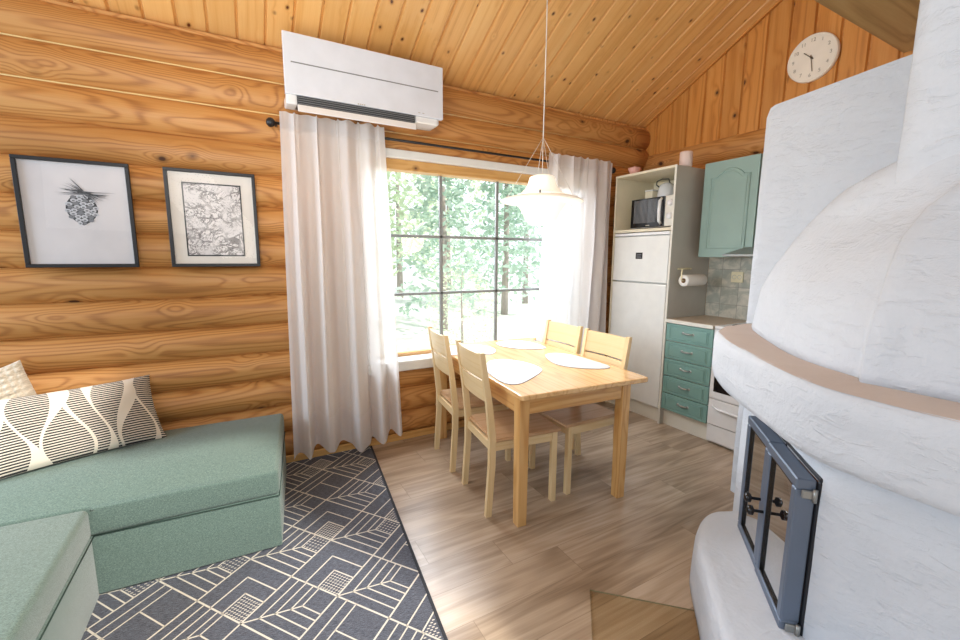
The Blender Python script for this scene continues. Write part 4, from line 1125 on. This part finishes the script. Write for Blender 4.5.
# ------------------------------------------------------------------ outside the window
GZ = -.7
g_ = MB(); g_.grid(lambda s, t: (-25 + 60 * s, 3.6 + 50 * t, GZ + .3 * noise.noise(Vector((s * 9, t * 9, 0)))), 40, 30)
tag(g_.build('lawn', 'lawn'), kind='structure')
def tree(x, y, h, r, leafm, label, seed, conifer=True, low=.12):
    rr = random.Random(seed); t = thing('pine_tree' if conifer else 'leafy_tree', label, 'tree', (x, y, GZ - .1), rr.uniform(0, 6))
    quick('trunk', 'bark', t, lambda m: m.tube([(0, 0, 0), (.04, 0, h * .4), (0, .03, h * .8), (0, 0, h)], [.035 * h * .5, .026 * h * .5, .012 * h * .5, .01], 8))
    def fo(m):
        vs = []; fs = []
        N = 2600 if conifer else 2200
        for k in range(N):
            u = rr.random()
            if conifer: z = h * (low + (1.02 - low) * u ** .8); rad = r * (1 - (z / h - low) / (1.03 - low)) * rr.uniform(.35, 1) ** .6 * (.75 + .25 * math.sin(z * 9)); 
            else:
                z = h * (low + (1 - low) * u); q_ = (z / h - low) / (1 - low); rad = r * math.sqrt(max(.02, 1 - (2 * q_ - .9) ** 2 * .8)) * rr.uniform(.3, 1) ** .5
            a = rr.uniform(0, 2 * PI); s = rr.uniform(.05, .14) * (h / 6)
            p = Vector((rad * math.cos(a), rad * math.sin(a), z + rr.uniform(-.1, .1) - (.2 * rad if conifer else 0)))
            d1 = Vector((rr.gauss(0, 1), rr.gauss(0, 1), rr.gauss(0, .5))).normalized() * s; d2 = Vector((rr.gauss(0, 1), rr.gauss(0, 1), rr.gauss(0, 1))).normalized() * s * .6
            b = len(vs); vs += [p - d1, p - d2, p + d1, p + d2]; fs.append((b, b + 1, b + 2, b + 3))
        m.add(vs, fs)
    quick('foliage', leafm, t, fo)
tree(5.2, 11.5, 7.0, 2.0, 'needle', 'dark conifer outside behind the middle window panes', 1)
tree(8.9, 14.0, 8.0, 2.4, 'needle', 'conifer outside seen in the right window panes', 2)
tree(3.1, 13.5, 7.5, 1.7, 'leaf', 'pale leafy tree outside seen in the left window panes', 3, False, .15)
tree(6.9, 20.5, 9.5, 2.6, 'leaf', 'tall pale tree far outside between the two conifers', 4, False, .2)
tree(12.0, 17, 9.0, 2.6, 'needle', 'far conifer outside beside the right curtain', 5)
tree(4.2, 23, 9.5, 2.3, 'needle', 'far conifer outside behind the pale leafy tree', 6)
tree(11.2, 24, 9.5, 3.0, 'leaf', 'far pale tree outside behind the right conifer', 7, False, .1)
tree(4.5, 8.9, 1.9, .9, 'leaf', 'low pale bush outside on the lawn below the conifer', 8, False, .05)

for o in list(bpy.context.scene.objects):
    g0 = {'chair': 'dining chairs around the pine table', 'placemat': 'placemats on the dining table', 'picture': 'framed pictures on the log wall',
          'cushion': 'cushions on the sofa', 'tree': 'trees outside the window'}.get(o.get('category'))
    if g0 and not o.parent: o['group'] = g0
    if o.get('category') == 'cabinet' and o.name.startswith('wall_cabinet'): o['group'] = 'wall cabinets above the worktop'
# ================================================================== LIGHT
w = bpy.data.worlds.new('world'); bpy.context.scene.world = w; w.use_nodes = True
nt = w.node_tree; nt.nodes.clear()
out = nt.nodes.new('ShaderNodeOutputWorld'); bgn = nt.nodes.new('ShaderNodeBackground')
tcn = nt.nodes.new('ShaderNodeTexCoord'); sp = nt.nodes.new('ShaderNodeSeparateXYZ'); mr = nt.nodes.new('ShaderNodeMapRange'); cr = nt.nodes.new('ShaderNodeValToRGB')
nt.links.new(tcn.outputs['Generated'], sp.inputs[0]); nt.links.new(sp.outputs[1], mr.inputs[0])
mr.inputs[1].default_value = -.2; mr.inputs[2].default_value = .35; mr.inputs[3].default_value = 0.62; mr.inputs[4].default_value = 1.7
nt.links.new(mr.outputs[0], bgn.inputs[1])
bgn.inputs[0].default_value = (.88, .94, 1.0, 1)
nt.links.new(bgn.outputs[0], out.inputs[0])

def area(name, loc, target, sx, sy, power, col):
    l = bpy.data.lights.new(name, 'AREA'); l.shape = 'RECTANGLE'; l.size = sx; l.size_y = sy; l.energy = power; l.color = col
    o = bpy.data.objects.new(name, l); COL.objects.link(o); o.location = loc
    o.rotation_euler = (Vector(target) - Vector(loc)).to_track_quat('-Z', 'Y').to_euler(); return o
area('daylight_window', (1.69, 4.1, 2.6), (1.7, 2.0, .6), 2.0, 1.4, 190, (.82, .90, 1.0))
area('daylight_left', (-2.7, 2.5, 1.9), (1.7, .5, .8), 1.5, 1.4, 76, (.66, .82, 1.0))
area('fill_rear', (-1.2, -2.4, 2.6), (2.2, 2.6, 1.9), 2.4, 1.6, 27, (1.0, .97, .93))  # unseen fill lamp added behind the camera to brighten the room
area('ceiling_fill', (-.2, 1.5, 1.9), (1.3, 2.2, 3.2), 1.2, 1.2, 23, (1.0, .95, .88))  # added uplight standing in for bounced light, lifts the ceiling
pl = bpy.data.lights.new('lamp_bulb', 'POINT'); pl.energy = 9; pl.color = (1, .84, .62); pl.shadow_soft_size = .12
po = bpy.data.objects.new('lamp_bulb', pl); COL.objects.link(po); po.location = (LX, LY, 1.60)
sun = bpy.data.lights.new('sun', 'SUN'); sun.energy = 4.2; sun.angle = R(3); sun.color = (1, .97, .9)
so_ = bpy.data.objects.new('sun', sun); COL.objects.link(so_); so_.rotation_euler = (R(48), 0, R(-150 + 180))

vs = bpy.context.scene.view_settings; vs.view_transform = 'Standard'; vs.look = 'None'; vs.exposure = 0.0; vs.gamma = 1.0
bpy.context.scene.cycles.max_bounces = 8; bpy.context.scene.cycles.transparent_max_bounces = 12
bpy.context.scene.cycles.sample_clamp_indirect = 6
try: bpy.context.scene.cycles.use_denoising = True
except Exception: pass
